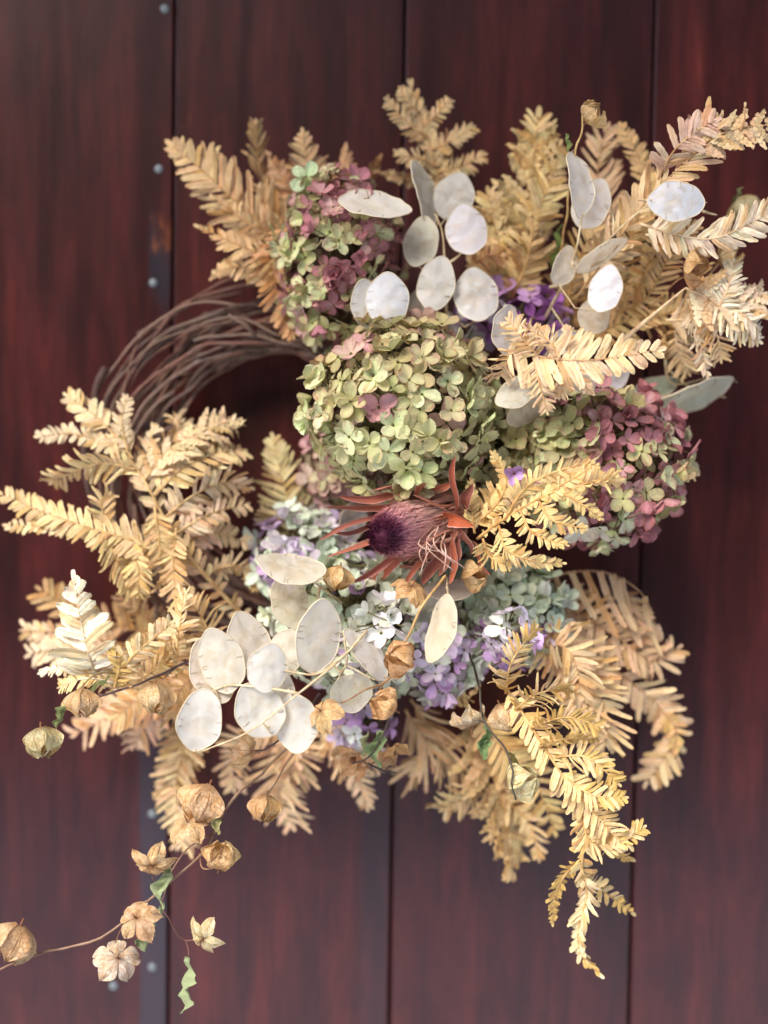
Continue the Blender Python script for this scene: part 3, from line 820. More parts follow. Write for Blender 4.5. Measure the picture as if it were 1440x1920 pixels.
frond('golden fern frond trailing lowest with its thin brown tipped tail', lin(238, 197, 126), [
    ([(945, 1285, .12), (975, 1330, .135), (1020, 1400, .145), (1070, 1480, .148), (1105, 1545, .145), (1092, 1600, .14)], 34, 16, oo(taper=.1, stem=3.6)),
    ([(948, 1300, .125), (960, 1240, .14), (1006, 1176, .14)], 36, 10, oo(taper=.3)),
    ([(965, 1330, .135), (1010, 1300, .148), (1070, 1290, .148)], 44, 10, oo(taper=.35)),
    ([(995, 1365, .142), (1060, 1345, .155), (1126, 1362, .155)], 36, 12, oo(taper=.35, roll=-20)),
    ([(1010, 1400, .145), (1060, 1385, .155), (1122, 1385, .152)], 26, 10, oo(taper=.4)),
    ([(1035, 1420, .145), (1100, 1420, .155), (1160, 1470, .155)], 40, 10, oo(taper=.35)),
    ([(1050, 1450, .146), (1110, 1490, .156), (1172, 1495, .155)], 36, 8, oo(taper=.4)),
    ([(1070, 1480, .147), (1120, 1530, .154), (1165, 1575, .152), (1206, 1552, .15)], 38, 10, oo(taper=.3)),
    ([(1090, 1520, .147), (1110, 1580, .15), (1185, 1570, .15)], 36, 8, oo(taper=.35)),
    ([(1080, 1560, .14), (1130, 1590, .135), (1184, 1612, .12)], 26, 7, oo(taper=.4)),
    ([(1092, 1600, .14), (1095, 1640, .135), (1130, 1670, .125), (1186, 1712, .115)], 26, 9, oo(taper=.4)),
    ([(1090, 1610, .135), (1060, 1640, .13), (1040, 1680, .125), (1036, 1730, .12)], 20, 9, oo(taper=.4, c=lin(232, 186, 106))),
    ([(1090, 1630, .135), (1100, 1680, .13), (1085, 1740, .125), (1090, 1790, .12), (1125, 1828, .12)], 28, 11, oo(taper=.65, c=lin(240, 208, 148), ang=40))], 24)
frond('blurred yellow fern frond hanging just behind the golden trailing one', lin(232, 186, 116), [
    ([(885, 1330, .05), (920, 1440, .06), (950, 1540, .06), (962, 1640, .055)], 76, 14, oo(taper=.4, lobes=5)),
    ([(920, 1450, .06), (880, 1490, .06), (830, 1518, .055)], 46, 8, oo(taper=.2, c=lin(240, 204, 134))),
    ([(935, 1490, .06), (990, 1540, .06), (1010, 1610, .055)], 40, 8, oo(taper=.4, c=lin(230, 188, 122))),
    ([(900, 1330, .07), (940, 1400, .075), (1000, 1460, .07), (1040, 1560, .06)], 50, 11, oo(taper=.3, c=lin(238, 190, 108)))], 25)
frond('small blurred fern sprig with bare stalks under the lilac florets', lin(228, 186, 130), [
    ([(770, 1310, .05), (830, 1400, .055), (870, 1460, .05)], 50, 9, oo(taper=.2, ang=40, fat=.8)),
    ([(760, 1330, .05), (800, 1400, .055), (775, 1440, .05)], 44, 7, oo(taper=.2, ang=40)),
    ([(850, 1290, .06), (875, 1310, .085), (895, 1290, .09)], 30, 6, oo(c=lin(234, 190, 110)))], 26)

# --- big fan on the near side of the ring
frond('large sprawling fern frond over the bare twigs with fingers spread outward', lin(230, 194, 134), [
    ([(480, 1180, .05), (400, 1095, .07), (330, 1010, .08), (270, 900, .08), (215, 820, .075), (165, 755, .065)], 25, 14, oo(taper=.1, stem=5.0, fat=.7, c=lin(224, 188, 132))),
    ([(250, 860, .08), (190, 790, .075), (125, 742, .065)], 35, 8, oo(taper=.3, fat=1.1, c=lin(238, 206, 146))),
    ([(245, 850, .08), (150, 815, .07), (72, 818, .062)], 22, 9, oo(taper=.2, c=lin(240, 210, 152))),
    ([(240, 845, .08), (228, 790, .08), (238, 746, .075)], 22, 6, oo(taper=.3, c=lin(238, 206, 146))),
    ([(255, 880, .08), (180, 870, .08), (98, 905, .07)], 39, 9, oo(taper=.15, c=lin(234, 196, 128))),
    ([(270, 900, .08), (320, 840, .08), (400, 800, .07), (446, 788, .06)], 54, 11, oo(taper=.3, lobes=5, c=lin(236, 202, 146))),
    ([(290, 930, .08), (340, 880, .085), (405, 850, .075), (455, 845, .065)], 42, 9, oo(taper=.25, c=lin(226, 190, 128))),
    ([(310, 970, .08), (360, 930, .085), (420, 905, .075), (470, 915, .065)], 44, 9, oo(taper=.3, c=lin(238, 202, 152))),
    ([(330, 1000, .08), (390, 965, .08), (462, 945, .065)], 34, 8, oo(taper=.3, c=lin(232, 190, 150))),
    ([(345, 1020, .075), (400, 1000, .07), (465, 1018, .06)], 30, 7, oo(taper=.3, c=lin(222, 176, 142))),
    ([(390, 1075, .07), (440, 1060, .065), (490, 1085, .055)], 29, 7, oo(taper=.3, c=lin(214, 172, 108))),
    ([(285, 920, .075), (270, 880, .075), (290, 800, .07)], 30, 7, oo(taper=.3)),
    ([(300, 850, .06), (340, 810, .06), (330, 780, .055)], 34, 6, oo(taper=.2, c=lin(222, 184, 122)))], 30)
frond('yellow tan fern frond pointing out past all the others toward the bare boards', lin(232, 192, 124), [
    ([(370, 1060, .075), (270, 1020, .09), (170, 990, .09), (80, 960, .08), (2, 925, .07)], 39, 18, oo(taper=.3, roll=-10)),
    ([(160, 985, .085), (80, 985, .08), (12, 985, .07)], 22, 8, oo(taper=.3, c=lin(240, 206, 144))),
    ([(200, 985, .09), (190, 940, .09), (205, 925, .085)], 29, 5, oo(taper=.2)),
    ([(190, 985, .09), (215, 1040, .09), (245, 1112, .085)], 39, 10, oo(taper=.25, c=lin(240, 200, 126))),
    ([(240, 1000, .09), (260, 1070, .09), (258, 1116, .085)], 34, 8, oo(taper=.2, c=lin(238, 196, 120))),
    ([(290, 950, .085), (300, 1030, .09), (300, 1100, .085)], 30, 10, oo(taper=.2, c=lin(226, 182, 112))),
    ([(330, 990, .085), (325, 1060, .09), (330, 1130, .09)], 34, 10, oo(taper=.2, c=lin(230, 184, 120)))], 31)
frond('cream white fern frond standing upright at the outer edge with notched leaflets', lin(250, 234, 200), [
    ([(196, 1290, .115), (170, 1240, .128), (155, 1180, .13), (145, 1130, .13), (138, 1082, .128)], 74, 10, oo(dense=1.35, taper=.62, roll=4, fat=1.25, ang=66, start=.1)),
    ([(200, 1272, .118), (150, 1245, .122), (76, 1262, .118)], 24, 9, oo(taper=.4, fat=1.2)),
    ([(215, 1280, .12), (160, 1272, .125), (112, 1288, .122)], 22, 8, oo(taper=.2, c=lin(240, 204, 132)))], 32)
frond('golden fern comb curling beside the cream frond above the tan pods', lin(238, 196, 124), [
    ([(205, 1300, .115), (245, 1235, .13), (290, 1195, .13), (322, 1168, .128)], 34, 10, oo(taper=.3, fat=1.1, c=lin(244, 206, 146))),
    ([(215, 1290, .12), (225, 1240, .13), (205, 1225, .13)], 26, 6, oo(taper=.2, c=GOLD)),
    ([(240, 1290, .11), (300, 1250, .115), (330, 1240, .11)], 30, 8, oo(taper=.2)),
    ([(330, 1270, .10), (335, 1190, .11), (345, 1110, .11)], 44, 11, oo(taper=.3, c=lin(240, 200, 140))),
    ([(395, 1230, .09), (385, 1170, .10), (350, 1120, .10)], 44, 9, oo(taper=.3, c=lin(236, 188, 120))),
    ([(300, 1260, .11), (310, 1200, .12), (300, 1165, .12)], 26, 7, oo(c=lin(226, 172, 92)))], 33)
frond('dull brown fern frond low against the boards behind the cream upright one', lin(190, 144, 88), [
    ([(380, 1230, .03), (250, 1180, .04), (150, 1150, .045), (75, 1105, .045)], 44, 13, oo(taper=.2)),
    ([(330, 1270, .03), (200, 1230, .05), (90, 1220, .055), (55, 1228, .05)], 34, 11, oo(taper=.1, c=lin(240, 206, 158))),
    ([(240, 1210, .04), (130, 1190, .05), (45, 1182, .05)], 24, 9, oo(taper=.1, c=lin(230, 190, 140))),
    ([(320, 1200, .03), (260, 1150, .04), (225, 1115, .04)], 46, 9, oo(taper=.3, c=lin(186, 140, 88)))], 34)
frond('blurred pinkish tan fern frond drooping under the tan pods', lin(228, 178, 132), [
    ([(400, 1270, .04), (300, 1300, .05), (210, 1340, .05), (140, 1378, .045)], 56, 12, oo(taper=.3)),
    ([(360, 1290, .04), (290, 1340, .05), (250, 1400, .045)], 46, 9, oo(taper=.3, c=lin(226, 180, 142))),
    ([(330, 1270, .07), (260, 1310, .08), (215, 1350, .075)], 40, 9, oo(taper=.2, c=lin(232, 184, 116))),
    ([(400, 1240, .07), (340, 1290, .085), (330, 1340, .085)], 44, 9, oo(taper=.2, c=lin(214, 160, 90)))], 35)
frond('blurred straw fern frond hanging straight down beside the large twin pod', lin(232, 190, 132), [
    ([(350, 1320, .035), (345, 1400, .045), (330, 1480, .045), (345, 1590, .04)], 52, 17, oo(taper=.25)),
    ([(370, 1350, .04), (330, 1430, .045), (315, 1500, .04)], 40, 10, oo(taper=.2, c=lin(238, 198, 136)))], 36)
frond('wide blurred fern frond fanned out beneath the silver discs', lin(230, 186, 136), [
    ([(560, 1320, .04), (520, 1410, .05), (520, 1480, .05), (548, 1548, .045)], 66, 12, oo(taper=.25)),
    ([(590, 1330, .04), (630, 1400, .05), (665, 1450, .05), (688, 1514, .045)], 50, 11, oo(taper=.45, c=lin(234, 192, 142))),
    ([(520, 1360, .045), (440, 1400, .05), (440, 1480, .045)], 50, 9, oo(taper=.3)),
    ([(540, 1360, .05), (560, 1430, .055), (520, 1500, .05)], 50, 9, oo(taper=.3, c=lin(222, 176, 126))),
    ([(600, 1350, .05), (650, 1400, .055), (720, 1430, .05)], 44, 9, oo(taper=.3, c=lin(238, 196, 146)))], 37)
frond('olive tan fern frond standing inside the opening of the twig ring', lin(206, 182, 120), [
    ([(590, 1060, .04), (550, 980, .05), (530, 900, .052), (512, 822, .05)], 66, 13, oo(taper=.5, roll=6)),
    ([(560, 1040, .04), (520, 990, .045), (492, 960, .045)], 36, 7, oo(taper=.3)),
    ([(540, 1090, .05), (500, 1070, .06), (470, 1090, .06)], 40, 8, oo(taper=.3, c=lin(212, 164, 92)))], 38)

# ------------------------------------------------------------------ grapevine ring
ring_c = W(520, 862, .032)
ring = thing('twig_wreath', ring_c, 'round wreath of bare brown grapevine twigs hung on the planks', 'wreath')
RM, RMIN = 272 * K(.03), 80 * K(.03)
rg = random.Random(3)
for i in range(50):
    a0 = rg.uniform(0, 2 * math.pi)
    span = rg.uniform(1.8, 4.5)
    ph = rg.uniform(0, 2 * math.pi)
    kk = rg.choice((-1, -1, -1, 1)) * rg.uniform(0.5, 1.3)
    rr = rg.uniform(0.35, 1.05)
    dr = rg.uniform(-0.10, 0.10)
    pts = []
    n = int(span * 16)
    for j in range(n + 1):
        a = a0 + span * j / n
        q = ph + kk * span * j / n
        r = RM * (1 + dr * (j / n - .5)) + RMIN * rr * math.cos(q) + 0.004 * noise.noise(Vector((a * 3.5, i * 7.3, 0)))
        y = -0.62 * RMIN * rr * math.sin(q) + 0.0015 * noise.noise(Vector((a * 5, i, 9)))
        pts.append(Vector((r * math.cos(a), y, r * math.sin(a))))
    mb = MB()
    mb.tube(pts, rg.choice((1, 1, 1, 1.6)) * rg.uniform(.0008, .0015), rg.uniform(.0006, .0010), 7, .22, i)
    if rg.random() < .6:           # a knot and a short spur
        k0 = rg.randrange(5, n - 5)
        d = (pts[k0] - pts[k0 - 1]).normalized()
        mb.tube([pts[k0], pts[k0] + d * .006 + pts[k0].normalized() * .005, pts[k0] + d * .014 + pts[k0].normalized() * .008], .0016, .0009, 6)
    part('twig', mb.build('twig', m_bark), ring, Matrix.Translation(ring_c), jit(rg.choice((lin(138, 110, 94), lin(152, 124, 108), lin(112, 86, 74), lin(140, 102, 82))), .15, rg))
# ------------------------------------------------------------------ hydrangeas
PETALS = []
for v_ in range(9):
    rgp = random.Random(40 + v_)
    mb = MB()
    hw = rgp.uniform(.31, .40); cup = rgp.uniform(.15, .7); curl = rgp.uniform(-.5, .8); ph = rgp.uniform(0, 6); side = rgp.uniform(-.12, .12); tw = rgp.uniform(-.4, .4)
    def fn(u, v, hw=hw, cup=cup, curl=curl, ph=ph, side=side, tw=tw):
        s = 2 * u - 1
        wv = hw * (0.16 + 0.84 * math.sin(min(1.0, v / .58) * math.pi / 2) ** .9) * max(0, 1 - max(0, (v - .45) / .55) ** 2.6) ** .55
        z = cup * wv * s * s * .8 + .38 * curl * v * v * .5 + .035 * math.sin(5 * s + ph + 4 * v) * v + tw * s * wv * v * .5
        return (s * wv + side * v * v, .06 + .94 * v - .06 * curl * curl * v * v + (-.025 if v > .98 and abs(s) > .3 else 0), z)
    mb.grid(fn, 6, 7)
    PETALS.append(mb.build('petal', m_petal))
FLORET = []
for v_ in range(3):
    mb = MB()
    mb.ball((0, 0, .03), .085, 7, 5)
    mb.tube([Vector((0, 0, 0)), Vector((.1 * (v_ - 1), .08, -.7)), Vector((.2 * (v_ - 1), .1, -1.6)), Vector((.05, .0, -2.4))], .035, .05, 5)
    FLORET.append(mb.build('floret', m_core))
HYD = 'dried hydrangea heads'


def hydrangea(label, c, rpx, n, fpx, colour, seed, face=(0, -1, 0), cover=-.25, loose=.35, core=True, depth=None, skip=None):
    rg = random.Random(seed)
    C0 = W(*c)
    k = K(c[2])
    rx, rz = rpx[0] * k, rpx[1] * k
    ry = depth if depth else min(rx, rz)
    root = thing('hydrangea_head', C0, label, 'hydrangea', HYD)
    if core:
        mb = MB()
        mb.ball((0, 0, 0), 1, 18, 12, .5, seed, rx * .46, ry * .46, rz * .46)
        for _ in range(40):        # branching flower stalks
            d = Vector((rg.gauss(0, 1), rg.gauss(0, 1), rg.gauss(0, 1))).normalized()
            e = Vector((d.x * rx, d.y * ry, d.z * rz)) * .9
            mb.tube([e * .3, e * .7 + Vector((rg.uniform(-.003, .003), 0, rg.uniform(-.003, .003))), e], .0009, .0005, 5)
        part('stalk_cluster', mb.build('stalk_cluster', m_corepink if colour(0, 0, rg)[0][1] < .2 else m_core), root, Matrix.Translation(C0))
    f = Vector(face).normalized()
    ga = math.pi * (3 - math.sqrt(5))
    n_all = int(n / ((1 - cover) / 2))
    for i in range(n_all):
        zz = 1 - 2 * (i + .5) / n_all
        if zz < cover: break
        q = math.sqrt(max(0, 1 - zz * zz)); a = i * ga + rg.uniform(-.25, .25)
        X = f.orthogonal().normalized(); Y = f.cross(X)
        d = (f * zz + X * (q * math.cos(a)) + Y * (q * math.sin(a))).normalized()
        d = (d + Vector((rg.gauss(0, .09), rg.gauss(0, .09), rg.gauss(0, .09)))).normalized()
        bump = 1 + .12 * noise.noise(d * 2.2 + Vector((seed, 0, 0)))
        depthf = rg.choice((1, 1, 1, .95, .88, .80, 1.04)) * bump
        pos = C0 + Vector((d.x * rx, d.y * ry, d.z * rz)) * depthf
        if skip and skip(d): continue
        col, al = colour(d.x, d.z, rg)
        nn = Vector((d.x / rx, d.y / ry, d.z / rz)).normalized()
        nn = (nn + Vector((rg.gauss(0, loose), rg.gauss(0, loose), rg.gauss(0, loose)))).normalized()
        sc = fpx * k * rg.uniform(.84, 1.16)
        x = nn.orthogonal().normalized()
        M = frame(pos, x, nn.cross(x), nn, sc) @ Matrix.Rotation(rg.uniform(0, 6.28), 4, 'Z')
        fl = part('floret', FLORET[rg.randrange(3)], root, M)
        if rg.random() < .82:
            opening = rg.uniform(.02, .5) if rg.random() < .75 else rg.uniform(.6, 1.15)
        else:
            opening = rg.uniform(-.3, .05)
        np_ = 4 if rg.random() < .93 else 3
        for j in range(np_):
            L = Matrix.Rotation(j * 2 * math.pi / np_ + rg.uniform(-.16, .16), 4, 'Z') @ Matrix.Rotation(opening + rg.uniform(-.25, .25), 4, 'X') @ Matrix.Scale(rg.uniform(.82, 1.14), 4)
            pt = bpy.data.objects.new('petal', PETALS[rg.randrange(len(PETALS))])
            COL.objects.link(pt)
            pt.parent = fl
            pt.matrix_local = L
            cc = jit(tuple(min(.92, 1.2 * x) ** .84 for x in col), .12, rg)
            pt.color = (*cc, max(0, min(1, al + rg.uniform(-.25, .25))))
    return root


GRN = [lin(198, 204, 146), lin(210, 216, 158), lin(190, 196, 132), lin(198, 190, 134), lin(184, 178, 120)]
PNK = [lin(190, 134, 136), lin(178, 116, 124), lin(200, 156, 148), lin(168, 110, 114)]
LIL = [lin(198, 172, 204), lin(180, 138, 190), lin(212, 196, 214)]
PAL = [lin(212, 218, 190), lin(222, 222, 200), lin(202, 210, 176), lin(188, 200, 172)]


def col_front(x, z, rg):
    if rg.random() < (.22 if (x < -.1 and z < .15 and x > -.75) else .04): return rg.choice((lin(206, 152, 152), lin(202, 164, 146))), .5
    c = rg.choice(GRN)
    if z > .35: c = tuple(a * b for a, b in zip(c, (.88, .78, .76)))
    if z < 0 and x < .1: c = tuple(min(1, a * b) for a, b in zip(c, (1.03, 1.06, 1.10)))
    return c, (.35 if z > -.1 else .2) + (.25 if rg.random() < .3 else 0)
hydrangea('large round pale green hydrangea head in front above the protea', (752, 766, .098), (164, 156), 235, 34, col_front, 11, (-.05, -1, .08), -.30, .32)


def col_top(x, z, rg):
    r = rg.random()
    if x < -.55 or z < -.65: return (rg.choice(GRN) if r < .75 else rg.choice(PNK)), .35
    if r < .58: return rg.choice(PNK), .7
    return tuple(a * .9 for a in rg.choice(GRN)), .5
hydrangea('tall mottled hydrangea head of dusty pink and green by the cut twigs', (634, 490, .065), (106, 158), 190, 30, col_top, 12, (-.1, -1, .05), -.25, .4)


def col_right(x, z, rg):
    r = rg.random()
    if z < -.70: return (rg.choice((lin(214, 220, 176), lin(222, 222, 194), lin(200, 208, 150))) if r < .6 else rg.choice(PNK)), .3
    if x < -.15: return (tuple(a * .82 for a in rg.choice(GRN)) if r < .85 else rg.choice(PNK)), .4
    if r < .70: return rg.choice(PNK), .85
    return rg.choice(GRN), .45
hydrangea('wide hydrangea head fading from olive to rose pink beside the golden fern', (1120, 866, .085), (156, 146), 215, 33, col_right, 13, (.1, -1, .05), -.25, .38)
hydrangea('dull olive hydrangea cluster tucked between the green and the rose heads', (935, 850, .075), (95, 92), 75, 31, lambda x, z, rg: (tuple(a * .78 for a in rg.choice(GRN)), .35), 14, (0, -1, 0), -.1, .4)
hydrangea('blurred pinkish olive hydrangea head behind the green one over the ring opening', (640, 880, .045), (72, 90), 60, 28, lambda x, z, rg: (rg.choice((lin(186, 160, 140), lin(180, 176, 130), lin(196, 150, 150))), .5), 15, (-.3, -1, 0), -.2, .4)
hydrangea('bright purple hydrangea cluster among the upper silver discs', (955, 595, .05), (95, 58), 38, 34, lambda x, z, rg: (rg.choice((lin(160, 98, 170), lin(146, 84, 158), lin(186, 140, 190), lin(206, 190, 206))) if x > -.3 else rg.choice((lin(190, 170, 200), lin(170, 120, 180), lin(206, 206, 204))), 0), 16, (0, -1, .2), -.2, .5)


def col_pale(x, z, rg):
    r = rg.random()
    return (rg.choice(PAL) if r < .82 else rg.choice(LIL) if r < .90 else rg.choice((lin(206, 190, 206), lin(196, 206, 178)))), .05
hydrangea('pale sage hydrangea head with lilac touches under the protea', (672, 1172, .078), (158, 128), 165, 31, col_pale, 17, (0, -1, .1), -.2, .45)


def col_teal(x, z, rg):
    r = rg.random()
    if z > .1 and r < .6: return rg.choice((lin(180, 192, 160), lin(194, 204, 176), lin(162, 178, 146))), 0
    return (rg.choice(LIL) if r < .32 else rg.choice(PAL)), .0
hydrangea('lilac and grey green hydrangea head beside the ladder leaved fern', (955, 1150, .075), (104, 88), 100, 32, col_teal, 18, (.1, -1, .1), -.2, .45)
hydrangea('vivid violet and mint hydrangea cluster hanging under the slim curved disc', (825, 1225, .078), (78, 80), 56, 32, lambda x, z, rg: (rg.choice((lin(196, 158, 204), lin(210, 188, 214), lin(190, 146, 200), lin(206, 216, 192), lin(214, 220, 204), lin(212, 198, 216))), 0), 19, (0, -1, -.1), -.2, .5)
hydrangea('small lilac white hydrangea cluster below the wrinkled grey disc', (675, 1350, .07), (55, 50), 18, 30, lambda x, z, rg: (rg.choice((lin(186, 146, 200), lin(206, 190, 214), lin(214, 220, 214))), 0), 20, (0, -1, -.2), -.1, .5)
hydrangea('blurred mint green hydrangea cluster between the olive fern and the protea', (575, 1050, .055), (98, 92), 80, 31, lambda x, z, rg: (rg.choice((lin(196, 210, 184), lin(206, 216, 196), lin(186, 160, 196), lin(210, 204, 210))), .05), 21, (-.2, -1, 0), -.2, .45)
hydrangea('dark teal hydrangea cluster in the gap under the golden fern', (905, 1085, .06), (95, 55), 36, 31, lambda x, z, rg: (rg.choice((lin(150, 168, 142), lin(166, 184, 156), lin(140, 156, 130))), 0), 22, (0, -1, 0), -.1, .4)
hydrangea('lone four petal green floret standing up above the pink and green head', (574, 332, .075), (8, 8), 1, 31, lambda x, z, rg: (lin(206, 224, 170), 0), 23, (0, -1, 0), .9, .05, False)
hydrangea('lone violet floret lying against the olive hydrangea over the golden fern', (963, 888, .125), (10, 10), 1, 26, lambda x, z, rg: (lin(186, 144, 196), 0), 24, (.25, -1, .2), .9, .1, False)
hydrangea('cluster of whitish green florets turned up just above the slim curved disc', (712, 1165, .125), (42, 34), 7, 36, lambda x, z, rg: (rg.choice((lin(232, 236, 222), lin(222, 230, 206), lin(236, 238, 230))), 0), 25, (0, -1, .1), .1, .45, False)
hydrangea('cluster of mixed lilac white florets near the tip of the short golden comb', (950, 1190, .115), (52, 40), 9, 34, lambda x, z, rg: (rg.choice((lin(196, 156, 206), lin(220, 206, 222), lin(222, 228, 212))), 0), 26, (.1, -1, 0), .0, .45, False)

# ------------------------------------------------------------------ honesty
DISCS = {}


def disc_template(var, slim):
    key = (var, slim)
    if key in DISCS: return DISCS[key]
    rg = random.Random(var * 17 + 3)
    fold = rg.uniform(-.25, .25); bend = rg.uniform(-.3, .3); wr = rg.uniform(.03, .075); ph = rg.uniform(0, 9)
    def edge(a):
        # ovate outline, both ends slightly pointed; +Y is the free tip
        y = math.cos(a); x = math.sin(a)
        w = slim * (1 - .10 * y) * abs(x) ** .96 * (1 if x >= 0 else -1)
        if abs(y) > .86: y += (.10 if y < 0 else .05) * ((abs(y) - .86) / .14) ** 2 * (1 if y > 0 else -1)
        return w * (1 + .03 * math.sin(5 * a + ph)), y * (1 + .02 * math.sin(3 * a + ph))
    def z(x, y):
        return fold * x * x + bend * y * y * .5 + wr * noise.noise(Vector((x * 2.2 + ph, y * 2.2, ph))) + .35 * wr * noise.noise(Vector((x * 6 + ph, y * 5, 3)))
    mb = MB()
    def fn(u, v):
        a = 2 * math.pi * u
        ex, ey = edge(a)
        return (ex * v, ey * v, z(ex * v, ey * v))
    mb.grid(fn, 40, 9)
    for k_ in range(6):            # faint seed threads left on the membrane
        yy = rg.uniform(-.55, .6); sd = rg.choice((-1, 1))
        ln = rg.uniform(.18, .34)
        pts = []
        for q in range(4):
            xx = sd * (slim * math.sqrt(max(0, 1 - yy * yy)) * .96 - ln * q / 3 * slim)
            y2 = yy + .05 * q / 3 * rg.uniform(-1, 1.5)
            pts.append(Vector((xx, y2, z(xx, y2) + .012)))
        mb.mi = 1
        mb.tube(pts, .012, .006, 4)
    rim = MB()
    pts = []
    for q in range(49):
        ex, ey = edge(2 * math.pi * q / 48)
        pts.append(Vector((ex, ey, z(ex, ey))))
    rim.tube(pts, .022, .022, 5, 0, 0, False)
    rim.tube([Vector((edge(0)[0], edge(0)[1], z(*edge(0)))), Vector((.01, 1.09, .02))], .014, .004, 5)
    DISCS[key] = (mb.build('seed_disc', [m_disc, m_thread]), rim.build('rim', m_stalk))
    return DISCS[key]


HON = 'honesty seed sprigs'
WHT, BEI, GRYD = lin(230, 226, 216), lin(234, 225, 207), lin(214, 209, 197)


def honesty(label, stems, discs, seed):
    """stems: polylines (px,py,d). discs: (cx,cy,d, half wide, half long, angle of the tip in degrees clockwise from up, tilt sign, colour, opacity)"""
    rg = random.Random(seed)
    first = W(*stems[0][0])
    root = thing('honesty_sprig', first, label, 'honesty sprig', HON)
    sm = MB()
    allp = []
    for st in stems:
        ln = spline([W(*q) for q in st], 16)
        allp += ln
        k = K(st[0][2])
        sm.tube([p - first for p in ln], 3.0 * k, 1.4 * k, 6, .1, seed)
    for di, (cx, cy, d, a, b, an, sg, col, op) in enumerate(discs):
        k = K(d)
        C0 = W(cx, cy, d)
        th = R(an)
        Yv = (W(cx + 60 * math.sin(th), cy - 60 * math.cos(th), d) - C0).normalized()
        ratio = a / b
        slim = .88 if ratio > .8 else .72
        tilt = math.acos(min(1, ratio / slim)) * sg if ratio < slim else 0
        tilt += rg.uniform(-.12, .12)
        Z0v = (NEGY - Yv * NEGY.dot(Yv)).normalized()
        Xv = Yv.cross(Z0v)
        Zv = Z0v * math.cos(tilt) + Xv * math.sin(tilt)
        # nod the disc a little up or down
        nod = rg.uniform(-.18, .18)
        Yn = (Yv * math.cos(nod) + Zv * math.sin(nod)).normalized(); Zn = Yn.cross(Yv.cross(Zv)).normalized()
        Zn = (Zv - Yn * Zv.dot(Yn)).normalized()
        Xn = Yn.cross(Zn)
        M = frame(C0, Xn, Yn, Zn, b * k)
        dm, rm = disc_template((seed * 7 + di) % 12, slim)
        o = part('seed_disc', dm, root, M, (*jit(col, .03, rg), op))
        r = part('rim', rm, o, M, lin(244, 234, 206), pworld=M)
        base = C0 - Yn * (b * k * 1.05)
        tgt = min(allp, key=lambda p: (p - base).length + max(0, (p - C0).dot(Yn)) * .8)
        if (tgt - base).length < .05:
            md = base.lerp(tgt, .5) - Yn * min(.006, (tgt - base).length * .25)
            sm.tube([base - first + Yn * .001, md - first, tgt - first], 1.3 * k, 1.6 * k, 5)
        else:
            e = base - Yn * .018 + Vector((0, .012, 0))
            sm.tube([base - first, e - first], 1.3 * k, 1.6 * k, 5)
    part('stem', sm.build('stem', m_stalk), root, Matrix.Translation(first), lin(226, 208, 168))
    return root


honesty('big sprig of round white honesty discs with a pale stem across them', [
    [(690, 1180, .13), (640, 1235, .155), (560, 1300, .165), (470, 1370, .165), (380, 1408, .155)],
    [(560, 1300, .165), (500, 1290, .162), (430, 1285, .158), (393, 1298, .155)],
    [(650, 1225, .155), (600, 1262, .16), (560, 1262, .16), (500, 1250, .157)]], [
    (597, 1192, .158, 38, 68, 3, 1, BEI, .85), (413, 1238, .158, 43, 61, -14, -1, BEI, .8), (398, 1256, .15, 40, 60, -18, 1, BEI, .6),
    (468, 1203, .15, 37, 57, -20, 1, lin(232, 222, 206), .8), (503, 1252, .163, 36, 44, 12, 1, WHT, 1.0), (532, 1226, .15, 35, 47, 20, -1, BEI, .75),
    (486, 1330, .158, 52, 52, -30, 1, WHT, .85), (520, 1300, .152, 36, 46, 5, 1, WHT, .9), (375, 1350, .158, 45, 58, 12, -1, WHT, .95), (553, 1357, .157, 44, 53, 175, 1, WHT, .85)], 1)
honesty('folded creamy honesty disc and wrinkled grey one beside the round tan pod', [
    [(740, 1270, .11), (690, 1290, .115), (640, 1262, .12), (620, 1240, .12)], [(640, 1262, .12), (650, 1240, .13), (645, 1195, .135)]], [
    (690, 1225, .138, 24, 58, -48, 1, lin(240, 230, 218), .9), (660, 1298, .125, 44, 40, 60, 1, lin(222, 216, 200), .6)], 2)
honesty('slim cream honesty disc hanging alone at a slant below the protea', [
    [(838, 1100, .13), (840, 1118, .14), (836, 1135, .143)]], [
    (828, 1181, .145, 20, 62, 196, 1, lin(232, 218, 190), .95), (815, 1140, .10, 34, 40, 200, -1, GRYD, .35)], 3)
honesty('pinkish grey honesty disc lying flat under the drooping red bracts', [
    [(900, 1105, .10), (880, 1115, .10)]], [(842, 1105, .108, 15, 46, -85, 1, lin(216, 198, 180), .8)], 4)
honesty('blurred translucent honesty pair crossing near the olive fern', [
    [(640, 1130, .11), (600, 1100, .13), (575, 1085, .133)], [(600, 1100, .13), (590, 1140, .13), (560, 1170, .128)]], [
    (545, 1062, .135, 24, 62, -84, 1, lin(226, 216, 194), .65), (543, 1125, .128, 31, 50, -14, 1, lin(224, 212, 188), .6), (660, 975, .06, 24, 40, 20, 1, lin(226, 224, 222), .7)], 5)
